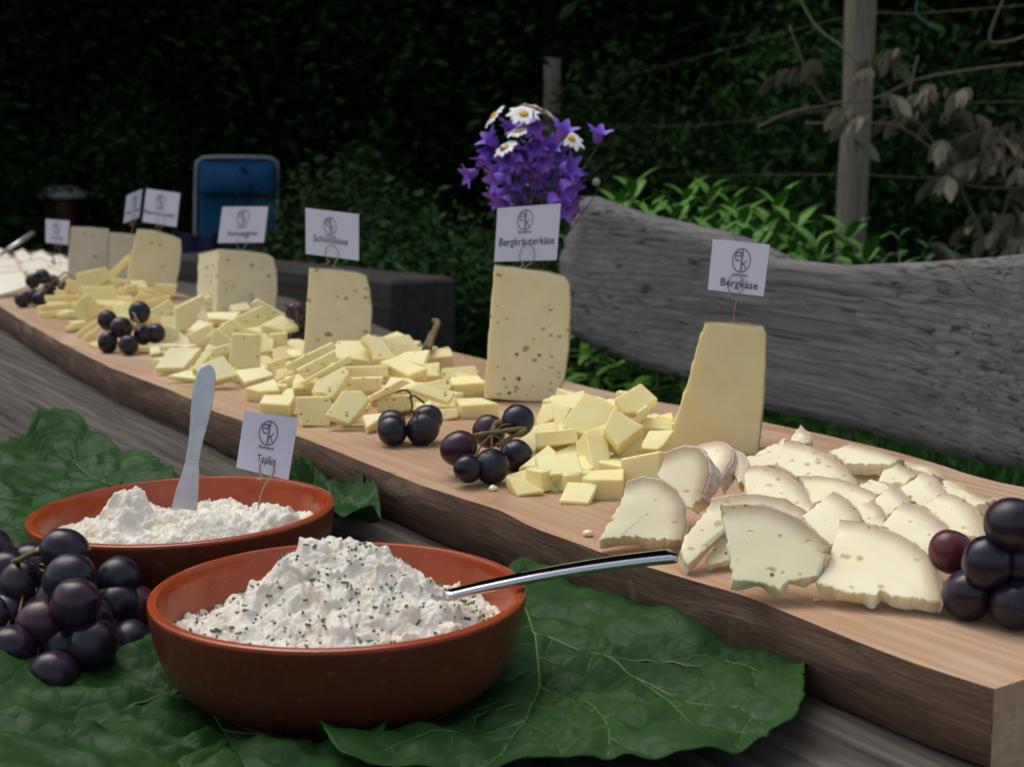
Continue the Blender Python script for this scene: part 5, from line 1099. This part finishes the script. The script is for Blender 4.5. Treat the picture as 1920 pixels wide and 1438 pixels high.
# vine on the right: compound hanging leaves
vine = empty('wisteria_vine', aty(1800, 500, 3.9)); vine.location.z = GZ
def vz(px, py, y=3.9): return aty(px, py, y) - vine.location
br = [[(1910,700,3.9),(1860,480,3.9),(1770,302,3.9),(1730,240,3.88),(1705,215,3.85)], [(1555,195,4.0),(1640,185,3.95),(1720,150,3.9),(1830,130,3.9),(1920,120,3.9)], [(1480,50,4.0),(1515,140,4.0),(1550,195,4.0)], [(1420,240,4.0),(1480,212,4.0),(1555,198,4.0)], [(1860,480,3.9),(1800,345,3.9),(1820,350,3.85),(1920,355,3.8)], [(1705,175,3.9),(1715,130,3.9),(1722,105,3.9)], [(1770,302,3.9),(1690,240,3.92),(1600,232,3.95),(1510,232,3.98)], [(1860,480,3.9),(1900,330,3.85),(1925,230,3.8)], [(1885,-10,3.9),(1855,70,3.9),(1880,80,3.88),(1925,68,3.85)]]
for b in br: tube('branch', spline([vz(*p) for p in b], 6), .0032, M['twig'], vine, 6)
tube('young_shoot', spline([vz(1495, -10, 4.0), vz(1530, 50, 4.0), vz(1580, 90, 4.0), vz(1610, 120, 4.0)], 5), .0035, M['twiggreen'], vine, 6)
cl_ = [(1565,205),(1600,200),(1640,215),(1590,255),(1660,110),(1690,95),(1665,170),(1690,180),(1720,200),(1750,160),(1790,170),(1810,200),(1780,215),(1760,260),(1830,250),(1850,235),(1800,300),(1790,330),(1770,330),(1870,240),(1900,230),(1880,270),(1910,300),(1860,310),(1860,400),(1900,390),(1880,430),(1850,440),(1910,450),(1760,455),(1800,480),(1890,350),(1490,130),(1520,110),(1620,130)]
for (x, y) in cl_ + [(a_ + rnd.uniform(-25, 25), b_ + rnd.uniform(-20, 20)) for a_, b_ in cl_[8:32]]:
    gs = []; c_ = vz(x + rnd.uniform(-8, 8), y + rnd.uniform(-6, 6), 3.9 + rnd.uniform(-.12, .12)); a = rnd.uniform(0, 6.28); rd = Vector((math.cos(a), math.sin(a) * .6, -.15)).normalized(); p = c_.copy()
    for k in range(rnd.randint(2, 4)):
        for s in (-1, 1):
            sd2 = Vector((-rd.y, rd.x, 0)) * s; gs.append(leaf_strip(p, sd2 * rnd.uniform(.3, 1) + rd * rnd.uniform(.1, .9) + Vector((0, 0, -rnd.uniform(.4, 1))), rnd.uniform(.035, .07), rnd.uniform(.010, .017), .3, up=(rd + Vector((rnd.uniform(-.5, .5), rnd.uniform(-.5, .5), .3))).normalized(), n=4, fold=.15))
        p = p + rd * .022; rd = (rd + Vector((0, 0, -.12))).normalized()
    gs.append(leaf_strip(p, rd + Vector((0, 0, -.6)), .07, .014, .2, up=Vector((0, 1, .2)), n=4))
    link('leaf', pymesh('leaf', *join_geo(gs)), M['vine'], vine, smooth=True)
tag(vine, 'brownish drooping vine leaves and twigs climbing the fence on the right', 'vine')

# leaf clouds: shrubs and trees
def leaf_cloud(name, n, rx, ry, rz, size, nclump, seed, flat=.5, hollow=.35):
    r_ = np.random.default_rng(seed); cd = r_.normal(size=(nclump, 3)); cd /= np.linalg.norm(cd, axis=1)[:, None]; rad = hollow + (1 - hollow) * r_.random(nclump) ** .5
    cc = cd * rad[:, None] * np.array([rx, ry, rz]); ci = r_.integers(0, nclump, n); sp_ = .20 * np.array([rx, ry, rz]); P = cc[ci] + r_.normal(size=(n, 3)) * sp_
    nv = r_.normal(size=(n, 3)); nv[:, 2] = np.abs(nv[:, 2]) + flat; nv /= np.linalg.norm(nv, axis=1)[:, None]; t1 = np.cross(nv, r_.normal(size=(n, 3))); t1 /= np.linalg.norm(t1, axis=1)[:, None]; t2 = np.cross(nv, t1)
    s = size * (.6 + .8 * r_.random(n))[:, None]; V = np.stack([P - t1 * s, P - t2 * s * .42 + nv * s * .1, P + t1 * s, P + t2 * s * .42 + nv * s * .1], 1).reshape(-1, 3)
    return npmesh(name, V, np.arange(4 * n).reshape(-1, 4))
CR = [leaf_cloud('crown', 60000, 1.9, 1.7, 2.2, .034, 110, s) for s in (1, 2, 3)]
SH = [leaf_cloud('foliage', 14000, .75, .65, .85, .033, 60, s) for s in (11, 12)]
for m_ in CR: m_.materials.append(M['forest'])
for m_ in SH: m_.materials.append(M['shrub'])
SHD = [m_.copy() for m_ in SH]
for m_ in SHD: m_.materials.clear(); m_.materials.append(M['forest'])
def tree(x, y, label, k, s=1.0, ch=2.6):
    root = empty('broadleaf_tree', (x, y, GZ + (max(0, y - 11) * .55))); rz = rnd.uniform(0, 6)
    pts = [Vector((.08 * math.sin(q * 1.3 + x), .05 * math.cos(q + y), q * ch * s / 4)) for q in range(6)]; tube('trunk', pts, [.11 * s * (1 - .12 * q) for q in range(6)], M['bark2'], root, 10)
    for a in range(4):
        an = a * 1.6 + x; b = pts[3 + a % 2]; tube('limb', spline([b, b + Vector((math.cos(an) * .5, math.sin(an) * .5, .5)) * s, b + Vector((math.cos(an) * 1.1, math.sin(an) * 1.1, .8)) * s], 4), [.045 * s - .0035 * s * q for q in range(9)], M['bark2'], root, 7)
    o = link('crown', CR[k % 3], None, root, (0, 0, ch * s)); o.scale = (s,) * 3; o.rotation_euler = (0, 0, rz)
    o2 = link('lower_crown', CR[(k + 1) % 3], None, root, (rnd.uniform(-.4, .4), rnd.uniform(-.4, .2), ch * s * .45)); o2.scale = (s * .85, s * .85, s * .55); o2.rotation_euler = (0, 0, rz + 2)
    tag(root, label, 'tree', 'dark trees of the wood behind'); return root
tx = [(-6.6, 11.5), (-4.4, 10.6), (-2.6, 11.8), (-.9, 10.8), (.8, 9.6), (2.4, 8.8), (3.9, 8.0), (5.4, 9.0)]
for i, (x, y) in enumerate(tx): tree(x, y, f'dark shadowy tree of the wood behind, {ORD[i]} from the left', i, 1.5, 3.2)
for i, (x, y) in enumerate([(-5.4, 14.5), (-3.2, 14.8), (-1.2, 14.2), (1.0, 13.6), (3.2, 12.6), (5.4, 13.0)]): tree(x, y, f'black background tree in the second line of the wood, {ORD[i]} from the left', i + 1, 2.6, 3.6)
def shrub(x, y, z, s, label, k=0, dark=False, group='shrubs beyond the table'):
    root = empty('leafy_shrub', (x, y, GZ)); H = z - GZ
    for a in range(5): an = a * 1.26; tube('stem', [(0, 0, 0), (math.cos(an) * .1, math.sin(an) * .1, H * .4), (math.cos(an) * .3 * s, math.sin(an) * .3 * s, H * .8)], [.012, .009, .004], M['bark2'], root, 6)
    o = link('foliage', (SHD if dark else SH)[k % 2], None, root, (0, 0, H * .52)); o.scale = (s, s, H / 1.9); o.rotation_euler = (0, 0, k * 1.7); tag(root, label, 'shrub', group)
shrub(-.20, 4.1, .16, .50, 'dim green shrub between the dark timber beam and the bench', 0)
shrub(-.55, 5.2, .30, .6, 'dark shrub behind the Schnittkäse card', 1, True)
shrub(.25, 4.9, .12, .6, 'dark shrub behind the bouquet stems', 0, True)
shrub(-.72, 7.4, .40, .38, 'dim shrub right of the blue folding chair', 1)
shrub(1.25, 5.6, .95, .7, 'speckled shrub left of the tall fence post', 0)
shrub(.55, 6.4, .75, .7, 'dark shrub right of the short pale fence post', 1, True)
shrub(2.1, 5.6, .8, .8, 'dark shrub behind the vine', 0, True)
shrub(2.7, 5.0, .5, .7, 'dark shrub at the right edge behind the vine', 1, True)
shrub(-3.2, 8.8, .6, .9, 'black shrub at the far left behind the garden stand', 0, True)
shrub(-2.3, 9.2, .9, .8, 'black shrub left of the board wall', 1, True)
# grass behind the table
r_ = np.random.default_rng(5); n = 26000
gx = r_.uniform(-.5, 2.6, n); gy = r_.uniform(1.2, 4.4, n); keep = (gx * .88 + gy * .47) > 1.02
gx, gy = gx[keep], gy[keep]; n = len(gx); hh = r_.uniform(.12, .42, n); an = r_.uniform(0, 6.28, n); ln = r_.uniform(.0, .5, n) * hh; wd = r_.uniform(.0018, .004, n)
dx, dy = np.cos(an), np.sin(an); B = np.stack([gx, gy, np.full(n, GZ)], 1); S_ = np.stack([-dy * wd, dx * wd, np.zeros(n)], 1); Mid = B + np.stack([dx * ln * .35, dy * ln * .35, hh * .6], 1); Tp = B + np.stack([dx * ln, dy * ln, hh * (1 - .3 * ln / hh)], 1)
V = np.stack([B - S_, B + S_, Mid + S_ * .8, Mid - S_ * .8, Tp], 1).reshape(-1, 3); ix = np.arange(n)[:, None] * 5
Fq = np.concatenate([np.concatenate([ix, ix + 1, ix + 2], 1), np.concatenate([ix, ix + 2, ix + 3], 1), np.concatenate([ix + 3, ix + 2, ix + 4], 1)])
tag(link('grass', npmesh('grass', V, Fq), M['grass']), 'long dark green grass growing behind the table and bench', 'grass', kind='stuff')
